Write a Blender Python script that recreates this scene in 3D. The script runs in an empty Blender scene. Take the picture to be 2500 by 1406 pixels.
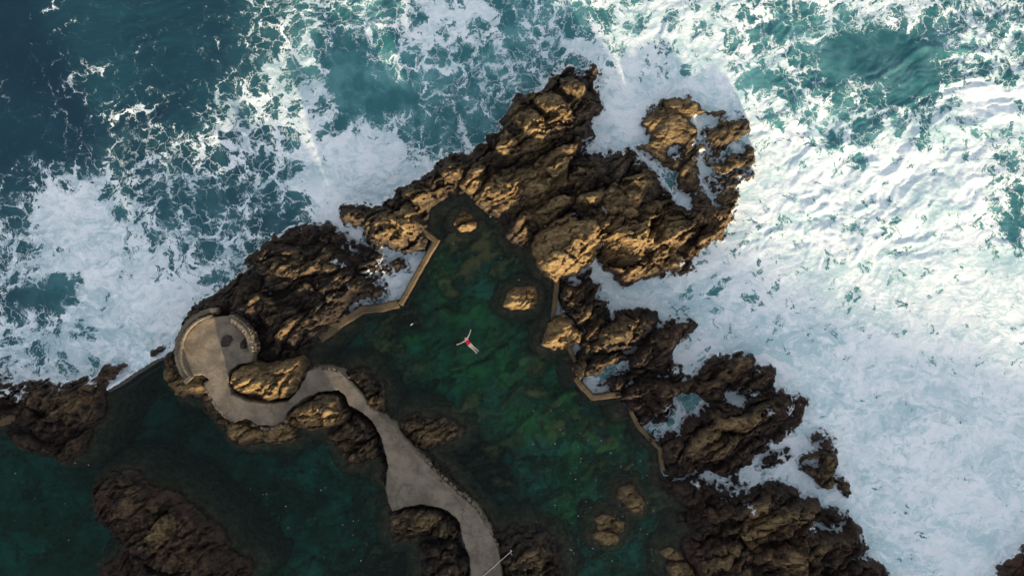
import bpy, math, random
import numpy as np
from mathutils import Vector
R = math.radians
scene = bpy.context.scene
# ------------------------------------------------------------------ camera, sky, sun, exposure
CAMH = 90.0            # drone height above the sea, metres
SC = 28.0              # photo pixels per metre at sea level
cam_d = bpy.data.cameras.new("camera"); cam = bpy.data.objects.new("camera", cam_d)
scene.collection.objects.link(cam); scene.camera = cam
cam.location = (0, 0, CAMH); cam.rotation_euler = (0, 0, 0)
cam_d.sensor_width = 36; cam_d.lens = 36 * CAMH / (2500 / SC)
cam_d.clip_end = 5000
SUN_EL, SUN_AZ = R(11.5), math.atan2(-1.0, 0.38)     # azimuth measured from +x
world = bpy.data.worlds.new("World"); scene.world = world; world.use_nodes = True
nt = world.node_tree
bg = nt.nodes["Background"]; bg.inputs[1].default_value = 0.11
sky = nt.nodes.new("ShaderNodeTexSky"); sky.sky_type = 'NISHITA'; sky.sun_disc = False
sky.sun_elevation = SUN_EL; sky.sun_rotation = math.pi / 2 - SUN_AZ
hs = nt.nodes.new("ShaderNodeHueSaturation"); hs.inputs["Saturation"].default_value = 0.42      # thin high haze
nt.links.new(sky.outputs[0], hs.inputs["Color"]); nt.links.new(hs.outputs[0], bg.inputs[0])
sun_d = bpy.data.lights.new("sun", 'SUN'); sun_d.energy = 3.0; sun_d.angle = R(2.0); sun_d.color = (1, 0.82, 0.52)
sun = bpy.data.objects.new("sun", sun_d); scene.collection.objects.link(sun)
sdir = Vector((math.cos(SUN_EL) * math.cos(SUN_AZ), math.cos(SUN_EL) * math.sin(SUN_AZ), math.sin(SUN_EL)))
sun.rotation_euler = (-sdir).to_track_quat('-Z', 'Y').to_euler(); sun.location = sdir * 100
scene.view_settings.view_transform = 'Standard'; scene.view_settings.look = 'None'
scene.view_settings.exposure = 1.68; scene.view_settings.gamma = 1
scene.cycles.max_bounces = 8; scene.cycles.transparent_max_bounces = 12
scene.cycles.use_denoising = True

# ------------------------------------------------------------------ noise on arrays
rng = np.random.default_rng(7)
T1 = rng.random((512, 512)); TP = rng.random((512, 512, 5))
def vnoise(x, y, s=0):
    x = x + s * 17.31; y = y + s * 9.77
    xi = np.floor(x).astype(int); yi = np.floor(y).astype(int)
    fx = x - xi; fy = y - yi
    fx = fx * fx * fx * (fx * (fx * 6 - 15) + 10); fy = fy * fy * fy * (fy * (fy * 6 - 15) + 10)
    g = lambda a, b: T1[a % 512, b % 512]
    return ((g(xi, yi) * (1 - fx) + g(xi + 1, yi) * fx) * (1 - fy) + (g(xi, yi + 1) * (1 - fx) + g(xi + 1, yi + 1) * fx) * fy)
def fbm(x, y, s=0, o=4, gain=0.5):
    v = 0; a = 1; n = 0; c, d = 0.8, 0.6
    for i in range(o):
        v = v + a * vnoise(x, y, s + i * 3); n += a; a *= gain
        x, y = (c * x - d * y) * 2.03, (d * x + c * y) * 2.03
    return v / n
def ridged(x, y, s=0, o=4, gain=0.5):
    v = 0; a = 1; n = 0; c, d = 0.8, 0.6
    for i in range(o):
        v = v + a * (1 - np.abs(2 * vnoise(x, y, s + i * 3) - 1)); n += a; a *= gain
        x, y = (c * x - d * y) * 2.1, (d * x + c * y) * 2.1
    return v / n
def facets(x, y, s=0, tilt=0.6):
    """tilted planes, one per jittered cell: (plane height, F1, F2-F1)"""
    x = x + s * 31.7; y = y + s * 13.3
    xi = np.floor(x).astype(int); yi = np.floor(y).astype(int)
    f1 = np.full(x.shape, 9.0); f2 = np.full(x.shape, 9.0); val = np.zeros(x.shape)
    for a in (-1, 0, 1):
        for b in (-1, 0, 1):
            p = TP[(xi + a) % 512, (yi + b) % 512]
            dx = x - (xi + a + p[..., 0]); dy = y - (yi + b + p[..., 1])
            d = np.sqrt(dx * dx + dy * dy)
            v = p[..., 2] + tilt * 2 * ((p[..., 3] - 0.5) * dx + (p[..., 4] - 0.5) * dy)
            m = d < f1
            f2 = np.where(m, f1, np.minimum(f2, d)); val = np.where(m, v, val); f1 = np.where(m, d, f1)
    return val, f1, f2 - f1
def smooth(a, b, v):
    t = np.clip((v - a) / (b - a), 0, 1); return t * t * (3 - 2 * t)
def pw(px, py, z=0.0):
    """point seen at photo pixel (px, py) if it lies at height z"""
    k = (CAMH - z) / CAMH / SC
    return (px - 1250) * k, (703 - py) * k
def poly(s, z=0.0):
    v = [float(t) for t in s.replace(',', ' ').split()]
    return np.array([pw(v[i], v[i + 1], z) for i in range(0, len(v), 2)])
def sdf(P, x, y):
    """signed distance to polygon, positive inside"""
    d = np.full(x.shape, 1e9); ins = np.zeros(x.shape, bool)
    n = len(P)
    for i in range(n):
        ax, ay = P[i]; bx, by = P[(i + 1) % n]
        ex, ey = bx - ax, by - ay; L = ex * ex + ey * ey + 1e-12
        t = np.clip(((x - ax) * ex + (y - ay) * ey) / L, 0, 1)
        qx = x - ax - t * ex; qy = y - ay - t * ey
        d = np.minimum(d, qx * qx + qy * qy)
        c = ((ay > y) != (by > y))
        if abs(by - ay) > 1e-12:
            ins ^= c & (x < (bx - ax) * (y - ay) / (by - ay) + ax)
    d = np.sqrt(d)
    return np.where(ins, d, -d)
def dline(P, x, y):
    d = np.full(x.shape, 1e9)
    for i in range(len(P) - 1):
        ax, ay = P[i]; ex, ey = P[i + 1][0] - ax, P[i + 1][1] - ay
        t = np.clip(((x - ax) * ex + (y - ay) * ey) / (ex * ex + ey * ey + 1e-12), 0, 1)
        d = np.minimum(d, np.hypot(x - ax - t * ex, y - ay - t * ey))
    return d
SA = R(33)     # strike of the lava beds
def strike(x, y):
    return x * math.cos(SA) + y * math.sin(SA), -x * math.sin(SA) + y * math.cos(SA)

# ------------------------------------------------------------------ mesh helpers
C = scene.collection
def link(name, me, mat=None, parent=None):
    o = bpy.data.objects.new(name, me); C.objects.link(o)
    if mat: me.materials.append(mat)
    if parent: o.parent = parent
    return o
def tag(o, label=None, cat=None, group=None, kind=None):
    for k, v in (('label', label), ('category', cat), ('group', group), ('kind', kind)):
        if v: o[k] = v
    return o
def grid_mesh(name, X, Y, Z, keep, attrs, mat, smooth_shade=False):
    """mesh from a height grid; cells whose four corners are kept"""
    ny, nx = X.shape
    q = keep[:-1, :-1] & keep[1:, :-1] & keep[:-1, 1:] & keep[1:, 1:]
    idx = np.arange(nx * ny).reshape(ny, nx)
    f = np.stack([idx[:-1, :-1][q], idx[:-1, 1:][q], idx[1:, 1:][q], idx[1:, :-1][q]], 1)
    used = np.zeros(nx * ny, bool); used[f.ravel()] = True
    remap = np.cumsum(used) - 1
    f = remap[f]
    co = np.stack([X.ravel(), Y.ravel(), Z.ravel()], 1)[used].astype(np.float32)
    me = bpy.data.meshes.new(name)
    me.vertices.add(len(co)); me.vertices.foreach_set("co", co.ravel())
    me.loops.add(f.size); me.loops.foreach_set("vertex_index", f.ravel().astype(np.int32))
    me.polygons.add(len(f)); me.polygons.foreach_set("loop_start", (np.arange(len(f)) * 4).astype(np.int32))
    me.update(calc_edges=True)
    if smooth_shade: me.polygons.foreach_set("use_smooth", np.ones(len(f), bool))
    for k, v in attrs.items():
        a = me.attributes.new(k, 'FLOAT', 'POINT'); a.data.foreach_set("value", v.ravel()[used].astype(np.float32))
    return link(name, me, mat)

# ------------------------------------------------------------------ materials
def newmat(name):
    m = bpy.data.materials.new(name); m.use_nodes = True
    n = m.node_tree.nodes; b = n["Principled BSDF"]
    return m, m.node_tree, b
class NB:
    def __init__(s, t): s.t = t
    def n(s, typ, **k):
        nd = s.t.nodes.new(typ)
        for a, v in k.items(): setattr(nd, a, v)
        return nd
    def l(s, a, b): s.t.links.new(a, b)
    def val(s, sock, v):
        if hasattr(v, 'links') or hasattr(v, 'is_linked'): s.l(v, sock)
        else: sock.default_value = v
    def math(s, op, a, b=0.0, c=0.0, clamp=False):
        nd = s.n("ShaderNodeMath", operation=op); nd.use_clamp = clamp
        s.val(nd.inputs[0], a); s.val(nd.inputs[1], b); s.val(nd.inputs[2], c); return nd.outputs[0]
    def mix(s, f, a, b):
        nd = s.n("ShaderNodeMix", data_type='RGBA')
        s.val(nd.inputs[0], f); s.val(nd.inputs[6], a); s.val(nd.inputs[7], b); return nd.outputs[2]
    def mixf(s, f, a, b):
        nd = s.n("ShaderNodeMix", data_type='FLOAT')
        s.val(nd.inputs[0], f); s.val(nd.inputs[2], a); s.val(nd.inputs[3], b); return nd.outputs[0]
    def ss(s, v, a, b, lo=0.0, hi=1.0):
        nd = s.n("ShaderNodeMapRange", interpolation_type='SMOOTHSTEP')
        s.val(nd.inputs[0], v); s.val(nd.inputs[1], a); s.val(nd.inputs[2], b); s.val(nd.inputs[3], lo); s.val(nd.inputs[4], hi); return nd.outputs[0]
    def attr(s, name): return s.n("ShaderNodeAttribute", attribute_name=name).outputs["Fac"]
    def pos(s): return s.n("ShaderNodeNewGeometry").outputs["Position"]
    def map(s, v, rot=0.0, scale=(1, 1, 1), loc=(0, 0, 0)):
        nd = s.n("ShaderNodeMapping"); s.l(v, nd.inputs[0]); nd.inputs[1].default_value = loc
        nd.inputs[2].default_value = (0, 0, rot); nd.inputs[3].default_value = scale; return nd.outputs[0]
    def noise(s, v, scale, detail=5, rough=0.55, dist=0.0, dim='3D'):
        nd = s.n("ShaderNodeTexNoise", noise_dimensions=dim); s.l(v, nd.inputs["Vector"])
        nd.inputs["Scale"].default_value = scale; nd.inputs["Detail"].default_value = detail
        nd.inputs["Roughness"].default_value = rough; nd.inputs["Distortion"].default_value = dist; return nd.outputs
    def voro(s, v, scale, feature='DISTANCE_TO_EDGE', rnd=1.0, dim='2D'):
        nd = s.n("ShaderNodeTexVoronoi", feature=feature, voronoi_dimensions=dim); s.l(v, nd.inputs["Vector"])
        nd.inputs["Scale"].default_value = scale; nd.inputs["Randomness"].default_value = rnd; return nd.outputs
    def vadd(s, a, b, k=1.0):
        m = s.n("ShaderNodeVectorMath", operation='MULTIPLY_ADD')
        s.l(b, m.inputs[0]); m.inputs[1].default_value = (k, k, k); s.l(a, m.inputs[2]); return m.outputs[0]
    def bump(s, h, strength, dist, normal=None):
        b = s.n("ShaderNodeBump"); b.inputs["Strength"].default_value = strength; b.inputs["Distance"].default_value = dist
        s.l(h, b.inputs["Height"])
        if normal: s.l(normal, b.inputs["Normal"])
        return b.outputs[0]

def rock_material():
    m, t, b = newmat("volcanic_rock"); N = NB(t)
    P = N.pos(); tone = N.attr("tone"); wet = N.attr("wet"); red = N.attr("red")
    big = N.noise(P, 0.35, 6, 0.6)[0]; med = N.noise(P, 1.6, 8, 0.62)[0]
    St = N.map(P, rot=-SA, scale=(0.45, 2.2, 1.2)); lay = N.noise(St, 1.5, 9, 0.68, 0.8)[0]
    fine = N.noise(P, 9.0, 6, 0.7)[0]
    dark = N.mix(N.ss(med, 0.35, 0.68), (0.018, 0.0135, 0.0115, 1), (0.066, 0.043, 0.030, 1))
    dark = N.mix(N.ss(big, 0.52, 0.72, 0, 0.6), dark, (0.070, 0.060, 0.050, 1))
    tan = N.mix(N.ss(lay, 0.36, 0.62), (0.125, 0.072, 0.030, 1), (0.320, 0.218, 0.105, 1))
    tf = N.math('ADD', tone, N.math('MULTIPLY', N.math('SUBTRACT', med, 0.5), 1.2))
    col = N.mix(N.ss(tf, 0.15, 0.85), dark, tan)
    rust = N.mix(N.ss(fine, 0.4, 0.7), (0.070, 0.026, 0.018, 1), (0.115, 0.058, 0.045, 1))
    col = N.mix(N.math('MULTIPLY', red, N.ss(big, 0.40, 0.62)), col, rust)
    olive = N.noise(P, 0.7, 4, 0.6)[0]
    col = N.mix(N.ss(olive, 0.56, 0.72, 0, 0.5), col, (0.060, 0.052, 0.024, 1))
    col = N.mix(N.ss(fine, 0.62, 0.80, 0, 0.35), col, (0.17, 0.15, 0.13, 1))
    wc = N.mix(0.66, col, (0.010, 0.009, 0.009, 1))
    col = N.mix(wet, col, wc)
    col = N.mix(N.attr("sub"), col, N.mix(N.ss(med, 0.3, 0.7), (0.065, 0.056, 0.026, 1), (0.190, 0.150, 0.066, 1)))
    wash = N.attr("wash"); wq = N.vadd(P, N.noise(P, 1.8, 4, 0.6)[1], 0.8)
    we = N.math('SUBTRACT', N.math('ADD', wash, N.math('MULTIPLY', N.math('SUBTRACT', N.noise(wq, 1.6, 7, 0.65)[0], 0.5), 1.5)), N.math('MULTIPLY', N.voro(wq, 1.7)[0], 1.3))
    wf = N.math('MULTIPLY', N.ss(we, 0.30, 0.55), N.ss(wash, 0.02, 0.15))
    col = N.mix(wf, col, (0.74, 0.78, 0.80, 1))
    N.l(col, b.inputs["Base Color"])
    N.l(N.mixf(wet, 0.9, 0.42), b.inputs["Roughness"])
    N.l(N.mixf(wet, 0.25, 0.5), b.inputs["Specular IOR Level"])
    h = N.math('ADD', N.math('MULTIPLY', lay, 0.50), N.math('MULTIPLY', fine, 0.13))
    cr = N.voro(N.vadd(N.map(P, rot=-SA, scale=(0.8, 1.7, 1)), N.noise(P, 2.2, 3)[1], 0.5), 1.9)[0]
    h = N.math('ADD', h, N.ss(cr, 0.0, 0.07, -0.10, 0.0))
    N.l(N.bump(h, 1.0, 0.55), b.inputs["Normal"])
    return m
def concrete_material(name, c1, c2, c3, rough=0.9):
    m, t, b = newmat(name); N = NB(t); P = N.pos()
    a = N.noise(P, 0.9, 6, 0.6)[0]; f = N.noise(P, 14, 5, 0.7)[0]; g = N.noise(P, 3.5, 5, 0.65, 1.0)[0]
    col = N.mix(N.ss(a, 0.35, 0.65), c1, c2)
    col = N.mix(N.ss(g, 0.55, 0.75, 0, 0.7), col, c3)
    col = N.mix(N.ss(f, 0.3, 0.75, 0, 0.45), col, (c1[0] * .45, c1[1] * .45, c1[2] * .45, 1))
    wv = N.noise(P, 1.3, 3, 0.5)[1]
    ck = N.voro(N.vadd(P, wv, 0.9), 0.42)[0]; ckm = N.noise(P, 0.3, 2)[0]
    col = N.mix(N.math('MULTIPLY', N.ss(ck, 0.0, 0.022, 0.7, 0.0), N.ss(ckm, 0.40, 0.55)), col, (c1[0] * .35, c1[1] * .35, c1[2] * .35, 1))
    N.l(col, b.inputs["Base Color"]); b.inputs["Roughness"].default_value = rough
    N.l(N.bump(N.math('ADD', N.math('MULTIPLY', f, 0.3), g), 0.5, 0.08), b.inputs["Normal"])
    return m
def sea_material():
    m, t, b = newmat("sea_water_and_foam"); N = NB(t); P = N.pos()
    D = N.attr("foam"); A = N.attr("aer"); crest = N.attr("crest")
    flat = N.map(P, scale=(1, 1, 0))
    w1 = N.noise(flat, 0.22, 3, 0.55)[1]; w2 = N.noise(flat, 0.9, 5, 0.6)[1]; w3 = N.noise(flat, 3.5, 4, 0.6)[1]
    Q = N.vadd(flat, w1, 3.6); Q = N.vadd(Q, w2, 1.5); Qf = N.vadd(Q, w3, 0.45)
    v1 = N.voro(Qf, 0.40)[0]; v2 = N.voro(Qf, 1.05)[0]; v3 = N.voro(Qf, 2.7)[0]
    brk = N.noise(Q, 0.75, 7, 0.62)[0]; fine = N.noise(Qf, 5.5, 6, 0.7)[0]; big = N.noise(flat, 0.35, 5, 0.6)[0]
    n1 = N.math('MINIMUM', N.math('MULTIPLY', v1, 2.6), 1.0)
    n2 = N.math('MINIMUM', N.math('MULTIPLY', v2, 2.8), 1.0)
    n3 = N.math('MINIMUM', N.math('MULTIPLY', v3, 3.0), 1.0)
    # foam field: high where the density is high and near the edges of the cells
    D4 = N.math('POWER', D, 4.0)
    F = N.math('SUBTRACT', N.math('ADD', N.math('MULTIPLY', D, 1.64), N.math('MULTIPLY', D4, 0.30)), 0.02)
    F = N.math('SUBTRACT', F, N.math('MULTIPLY', n1, 0.92))
    F = N.math('SUBTRACT', F, N.math('MULTIPLY', n2, 0.62))
    F = N.math('SUBTRACT', F, N.math('MULTIPLY', n3, 0.40))
    F = N.math('ADD', F, N.math('MULTIPLY', N.math('SUBTRACT', brk, 0.5), 0.85))
    F = N.math('ADD', F, N.math('MULTIPLY', N.math('SUBTRACT', fine, 0.5), 0.55))
    F = N.math('ADD', F, N.math('MULTIPLY', N.math('SUBTRACT', big, 0.5), 0.5))
    fo = N.ss(F, 0.0, 0.16)
    mist = N.ss(F, -0.55, 0.55, 0, 0.42)
    thr = N.voro(N.vadd(Qf, w3, 0.5), 0.85)[0]
    thr = N.math('MULTIPLY', N.ss(thr, 0.002, 0.06, 0.9, 0.0), N.ss(N.math('ADD', D, N.math('MULTIPLY', N.math('SUBTRACT', brk, 0.5), 1.2)), 0.18, 0.42))
    fo = N.math('MAXIMUM', fo, thr)
    deep = N.mix(N.ss(N.noise(flat, 0.12, 4)[0], 0.35, 0.65), (0.0060, 0.034, 0.056, 1), (0.009, 0.050, 0.072, 1))
    turq = N.mix(N.ss(big, 0.4, 0.65), (0.040, 0.175, 0.190, 1), (0.130, 0.340, 0.350, 1))
    wat = N.mix(A, deep, turq)
    wat = N.mix(N.math('MULTIPLY', mist, N.math('ADD', 0.25, N.math('MULTIPLY', A, 0.9))), wat, (0.36, 0.58, 0.60, 1))
    # churned texture inside the foam: threads, swirls and thin places where the water shows through
    St = N.map(Q, rot=R(28), scale=(0.62, 1.25, 1))
    t1 = N.noise(St, 0.55, 9, 0.62, 1.1)[0]; t2 = N.noise(St, 1.5, 8, 0.66, 0.9)[0]
    rg1 = N.math('SUBTRACT', 1.0, N.math('ABSOLUTE', N.math('MULTIPLY', N.math('SUBTRACT', t1, 0.5), 7.0)), clamp=True)
    rg2 = N.math('SUBTRACT', 1.0, N.math('ABSOLUTE', N.math('MULTIPLY', N.math('SUBTRACT', t2, 0.5), 6.0)), clamp=True)
    thread = N.math('MAXIMUM', rg1, N.math('MULTIPLY', rg2, 0.75))
    patch = N.ss(N.noise(St, 0.28, 7, 0.62, 0.6)[0], 0.40, 0.70)
    thin = N.mix(A, (0.32, 0.42, 0.46, 1), (0.48, 0.64, 0.665, 1))
    mid = N.mix(A, (0.62, 0.68, 0.71, 1), (0.73, 0.795, 0.805, 1))
    body = N.mix(patch, thin, mid)
    fx = N.math('ADD', N.math('MULTIPLY', N.math('MINIMUM', F, 1.0), 0.15), N.math('MULTIPLY', N.math('SUBTRACT', t2, 0.5), 2.4))
    fx = N.math('ADD', fx, N.math('MULTIPLY', N.math('SUBTRACT', N.noise(St, 0.30, 8, 0.6, 0.5)[0], 0.5), 1.8))
    fx = N.math('ADD', fx, N.math('MULTIPLY', thread, 0.50))
    fc = N.mix(N.ss(fx, 0.04, 0.95), body, (0.86, 0.87, 0.88, 1))
    col = N.mix(fo, wat, fc)
    N.l(col, b.inputs["Base Color"])
    N.l(N.mixf(fo, 0.12, 0.95), b.inputs["Roughness"])
    N.l(N.mixf(fo, 0.38, 0.1), b.inputs["Specular IOR Level"])
    chop = N.noise(N.map(P, rot=R(-35), scale=(0.5, 1.3, 1)), 1.5, 6, 0.6, 0.6)[0]
    streak = N.noise(N.map(Qf, rot=R(20), scale=(0.6, 1.4, 1)), 1.3, 8, 0.62, 0.5)[0]
    hgt = N.math('ADD', N.math('MULTIPLY', fo, 0.05), N.math('MULTIPLY', chop, 0.17))
    hgt = N.math('ADD', hgt, N.math('MULTIPLY', N.math('MULTIPLY', fo, streak), 0.30))
    hgt = N.math('ADD', hgt, N.math('MULTIPLY', N.math('MULTIPLY', fo, fine), 0.12))
    hgt = N.math('ADD', hgt, N.math('MULTIPLY', N.math('MULTIPLY', fo, thread), 0.10))
    N.l(N.bump(hgt, 0.5, 0.40), b.inputs["Normal"])
    return m
def pool_material():
    m = bpy.data.materials.new("clear_pool_water"); m.use_nodes = True; t = m.node_tree; N = NB(t)
    t.nodes.remove(t.nodes["Principled BSDF"]); out = t.nodes["Material Output"]
    tr = N.n("ShaderNodeBsdfTransparent"); gl = N.n("ShaderNodeBsdfGlossy"); gl.inputs["Roughness"].default_value = 0.06
    fr = N.n("ShaderNodeFresnel"); fr.inputs[0].default_value = 1.33
    P = N.pos(); h = N.noise(N.map(P, rot=R(-30), scale=(0.6, 1.4, 1)), 2.4, 5, 0.55, 0.5)[0]
    bm = N.bump(h, 0.6, 0.15); N.l(bm, gl.inputs["Normal"]); N.l(bm, fr.inputs["Normal"])
    mx = N.n("ShaderNodeMixShader"); N.l(fr.outputs[0], mx.inputs[0]); N.l(tr.outputs[0], mx.inputs[1]); N.l(gl.outputs[0], mx.inputs[2])
    N.l(mx.outputs[0], out.inputs["Surface"])
    va = N.n("ShaderNodeVolumeAbsorption"); va.inputs[0].default_value = (0.20, 0.780, 0.765, 1); va.inputs[1].default_value = 0.27
    N.l(va.outputs[0], out.inputs["Volume"])
    return m
def seabed_material():
    m, t, b = newmat("pool_bed"); N = NB(t); P = N.pos(); rk = N.attr("rock"); top = N.attr("top"); lit_alg = N.attr("sunlit_algae")
    a = N.noise(P, 0.30, 5, 0.6)[0]; f = N.noise(P, 2.2, 8, 0.65)[0]
    sand = N.mix(N.ss(a, 0.4, 0.62), (0.055, 0.140, 0.080, 1), (0.095, 0.270, 0.190, 1))
    weed = N.mix(N.ss(f, 0.35, 0.65), (0.030, 0.045, 0.020, 1), (0.120, 0.130, 0.045, 1))
    stone = N.mix(N.ss(N.math('ADD', top, N.math('MULTIPLY', N.math('SUBTRACT', f, 0.5), 1.1)), 0.30, 1.0), (0.020, 0.024, 0.010, 1), (0.175, 0.140, 0.058, 1))  # relief shading put into the stone colour: tops lighter, hollows darker
    col = N.mix(N.ss(N.noise(P, 0.55, 7, 0.58, 0.6)[0], 0.42, 0.66, 0, .85), sand, weed)
    col = N.mix(rk, col, stone)
    col = N.mix(N.math('MULTIPLY', lit_alg, N.ss(N.noise(P, 0.9, 6, 0.6)[0], 0.35, 0.6)), col, (0.090, 0.260, 0.075, 1))  # bright green carries both the weed and its sunlit look
    N.l(col, b.inputs["Base Color"]); b.inputs["Roughness"].default_value = 1; b.inputs["Specular IOR Level"].default_value = 0
    N.l(N.bump(f, 0.7, 0.25), b.inputs["Normal"])
    return m
def plain(name, col, rough=0.6, col2=None, sc=6.0, spec=0.4):
    m, t, b = newmat(name); N = NB(t)
    c = N.mix(N.ss(N.noise(N.pos(), sc, 4)[0], 0.35, 0.65), col, col2 or tuple(v * 0.8 for v in col[:3]) + (1,))
    N.l(c, b.inputs["Base Color"]); b.inputs["Roughness"].default_value = rough; b.inputs["Specular IOR Level"].default_value = spec
    return m
M_ROCK = rock_material(); M_SEA = sea_material(); M_POOL = pool_material(); M_BED = seabed_material()
M_PATH = concrete_material("path_concrete", (0.135, 0.104, 0.075, 1), (0.235, 0.185, 0.135, 1), (0.32, 0.26, 0.19, 1))
M_WALL = concrete_material("pool_wall_concrete", (0.080, 0.052, 0.024, 1), (0.150, 0.102, 0.050, 1), (0.21, 0.165, 0.105, 1))
M_PAR = concrete_material("parapet_masonry", (0.14, 0.110, 0.078, 1), (0.21, 0.165, 0.110, 1), (0.09, 0.07, 0.05, 1))
M_WEIR = concrete_material("wet_weir_concrete", (0.045, 0.038, 0.030, 1), (0.07, 0.055, 0.04, 1), (0.05, 0.05, 0.04, 1), 0.4)

# ------------------------------------------------------------------ the shape of the rock
def rock_relief(x, y, amp, seed):
    """craggy relief in metres: tilted beds broken by joints, at three sizes"""
    wx = x + 1.6 * (fbm(x * 0.35, y * 0.35, 11) - 0.5); wy = y + 1.6 * (fbm(x * 0.35, y * 0.35, 23) - 0.5)
    wx = wx + 0.35 * (fbm(x * 1.8, y * 1.8, 41, 3) - 0.5); wy = wy + 0.35 * (fbm(x * 1.8, y * 1.8, 43, 3) - 0.5)
    u, v = strike(wx, wy)
    h = 0
    a, f1, e = facets(u * 0.13, v * 0.36, seed + 1, 1.2)
    h = h + 0.85 * (a - 0.5) - 0.32 * (1 - smooth(0, 0.14, e)) + 0.12 * np.sqrt(np.clip(1 - f1 * f1, 0, 1))
    a, f1, e = facets(u * 0.36, v * 0.95, seed + 2, 1.3)
    h = h + 0.46 * (a - 0.5) - 0.13 * (1 - smooth(0, 0.12, e))
    a, f1, e = facets(u * 0.85, v * 2.3, seed + 3, 1.4)
    h = h + 0.26 * (a - 0.5) - 0.08 * (1 - smooth(0, 0.12, e))
    a, f1, e = facets(u * 2.2, v * 5.0, seed + 4, 1.3)
    h = h + 0.11 * (a - 0.5)
    # beds: saw-tooth steps running along the strike, broken here and there
    w = 1.6 * fbm(u * 0.16, v * 0.35, seed + 6, 4)
    s1 = (v * 0.42 + w * 1.3) % 1.0; s2 = (v * 1.25 + w * 2.2 + 3 * vnoise(u * .2, v * .5, seed)) % 1.0
    m1 = smooth(.38, .6, fbm(u * .22, v * .3, seed + 7, 3)); m2 = smooth(.35, .6, fbm(u * .4, v * .5, seed + 8, 3))
    h = h + 0.62 * m1 * (np.where(s1 < .86, s1 / .86, (1 - s1) / .14) - .5) + 0.20 * m2 * (np.where(s2 < .8, s2 / .8, (1 - s2) / .2) - .5)
    h = h + 0.35 * (ridged(u * 0.28, v * 0.80, seed + 5, 6, .6) - 0.62) - 0.15
    return h * amp
ROCKS = []      # kept for the sea foam (wash round the feet of the rocks)
def rock(name, pts, z, edge=1.2, amp=1.0, tone=0.3, red=0.0, lumps=(), cuts=(), rag=0.55, res=0.085, apron=1.9, deep=-2.6, label=None, cat='rock', group=None,
         kind=None, mat=None, seed=1, dome=0.35, zo=0.0, wetz=0.9, ramp=None, grow=.10, steep=.6, cap=0):
    """a mass of lava rock from its outline in plan: z = general height of its top, edge = width of its shoulder"""
    Pl = poly(pts, zo)
    x0, y0 = Pl.min(0) - apron - 0.6; x1, y1 = Pl.max(0) + apron + 0.6
    y0 = max(y0, -33); x0 = max(x0, -53); x1 = min(x1, 53)
    xs = np.arange(x0, x1, res); ys = np.arange(y0, y1, res)
    X, Y = np.meshgrid(xs, ys)
    wx = X + rag * (fbm(X * 0.9, Y * 0.9, 61, 5, 0.6) - 0.5) * 2; wy = Y + rag * (fbm(X * 0.9, Y * 0.9, 67, 5, 0.6) - 0.5) * 2
    d = sdf(Pl, wx, wy) + grow
    for c in cuts:                      # clefts that let the sea in: (points, width)
        dl = dline(poly(c[0]), wx, wy) - c[1]
        d = np.minimum(d, dl * 1.0)
    rise = np.where(d > 0, 0.22 * np.clip(d / .12, 0, 1) + 0.78 * (1 - (1 - np.clip(d / edge, 0, 1)) ** 2.2), 0)
    body = z * (rise * (1 - dome) + dome * np.clip(d / (edge * 4), 0, 1) ** 0.6)
    for (lx, ly, rx, ry, ang, lh) in lumps:
        cx, cy = pw(lx, ly, z); a = R(ang)
        dx = (wx - cx) * 28; dy = (wy - cy) * 28
        uu = (dx * math.cos(a) + dy * math.sin(a)) / rx; vv = (-dx * math.sin(a) + dy * math.cos(a)) / ry
        q = np.clip(1 - (uu ** 2 + vv ** 2) ** 1.3, 0, 1)
        body = body + lh * q ** 0.55 * np.clip(d / 0.6, 0, 1)
    if ramp is not None: body = body * ramp(X, Y)
    out = np.where(d < 0, steep * d - 0.95 * d * d, 0)
    mask = smooth(-0.5, edge * 0.8, d)
    rel = rock_relief(X, Y, amp, seed)
    Z = body + out + rel * (0.30 + 0.70 * mask)
    Z = np.where(d > 0.15, np.maximum(Z, 0.05 + 0.3 * fbm(X, Y, 5)), Z) if not cuts else Z
    if cap: Z = np.where(Z > 0, cap * (1 - np.exp(-Z * 1.25 / cap)), Z)
    keep = d > -apron
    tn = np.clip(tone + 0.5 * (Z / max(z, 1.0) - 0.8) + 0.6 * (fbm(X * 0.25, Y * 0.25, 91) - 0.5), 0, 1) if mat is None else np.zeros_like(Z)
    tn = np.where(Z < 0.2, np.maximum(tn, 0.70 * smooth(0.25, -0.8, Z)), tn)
    seaside = smooth(-.1, .6, -sdf(POOL, X, Y))
    wet = (.35 + .65 * seaside) * smooth(-.35, .1, Z) * np.clip(1 - smooth(0.15, wetz, Z + 0.5 * (fbm(X * 0.8, Y * 0.8, 95) - 0.5)), 0, 1)
    wash = seaside * (.62 * smooth(.75, .05, Z) + .16 * smooth(1.8, .6, Z))
    for (qx, qy, qr) in WASH:
        ax, ay = pw(qx, qy, 1.0); wash = np.maximum(wash, .62 * np.exp(-((X - ax) ** 2 + (Y - ay) ** 2) / (qr / SC) ** 2))
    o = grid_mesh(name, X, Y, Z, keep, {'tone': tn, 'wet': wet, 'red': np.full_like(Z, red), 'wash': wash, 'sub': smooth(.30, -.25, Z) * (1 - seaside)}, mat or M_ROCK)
    tag(o, label, None if kind else cat, group, kind)
    return o
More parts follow.
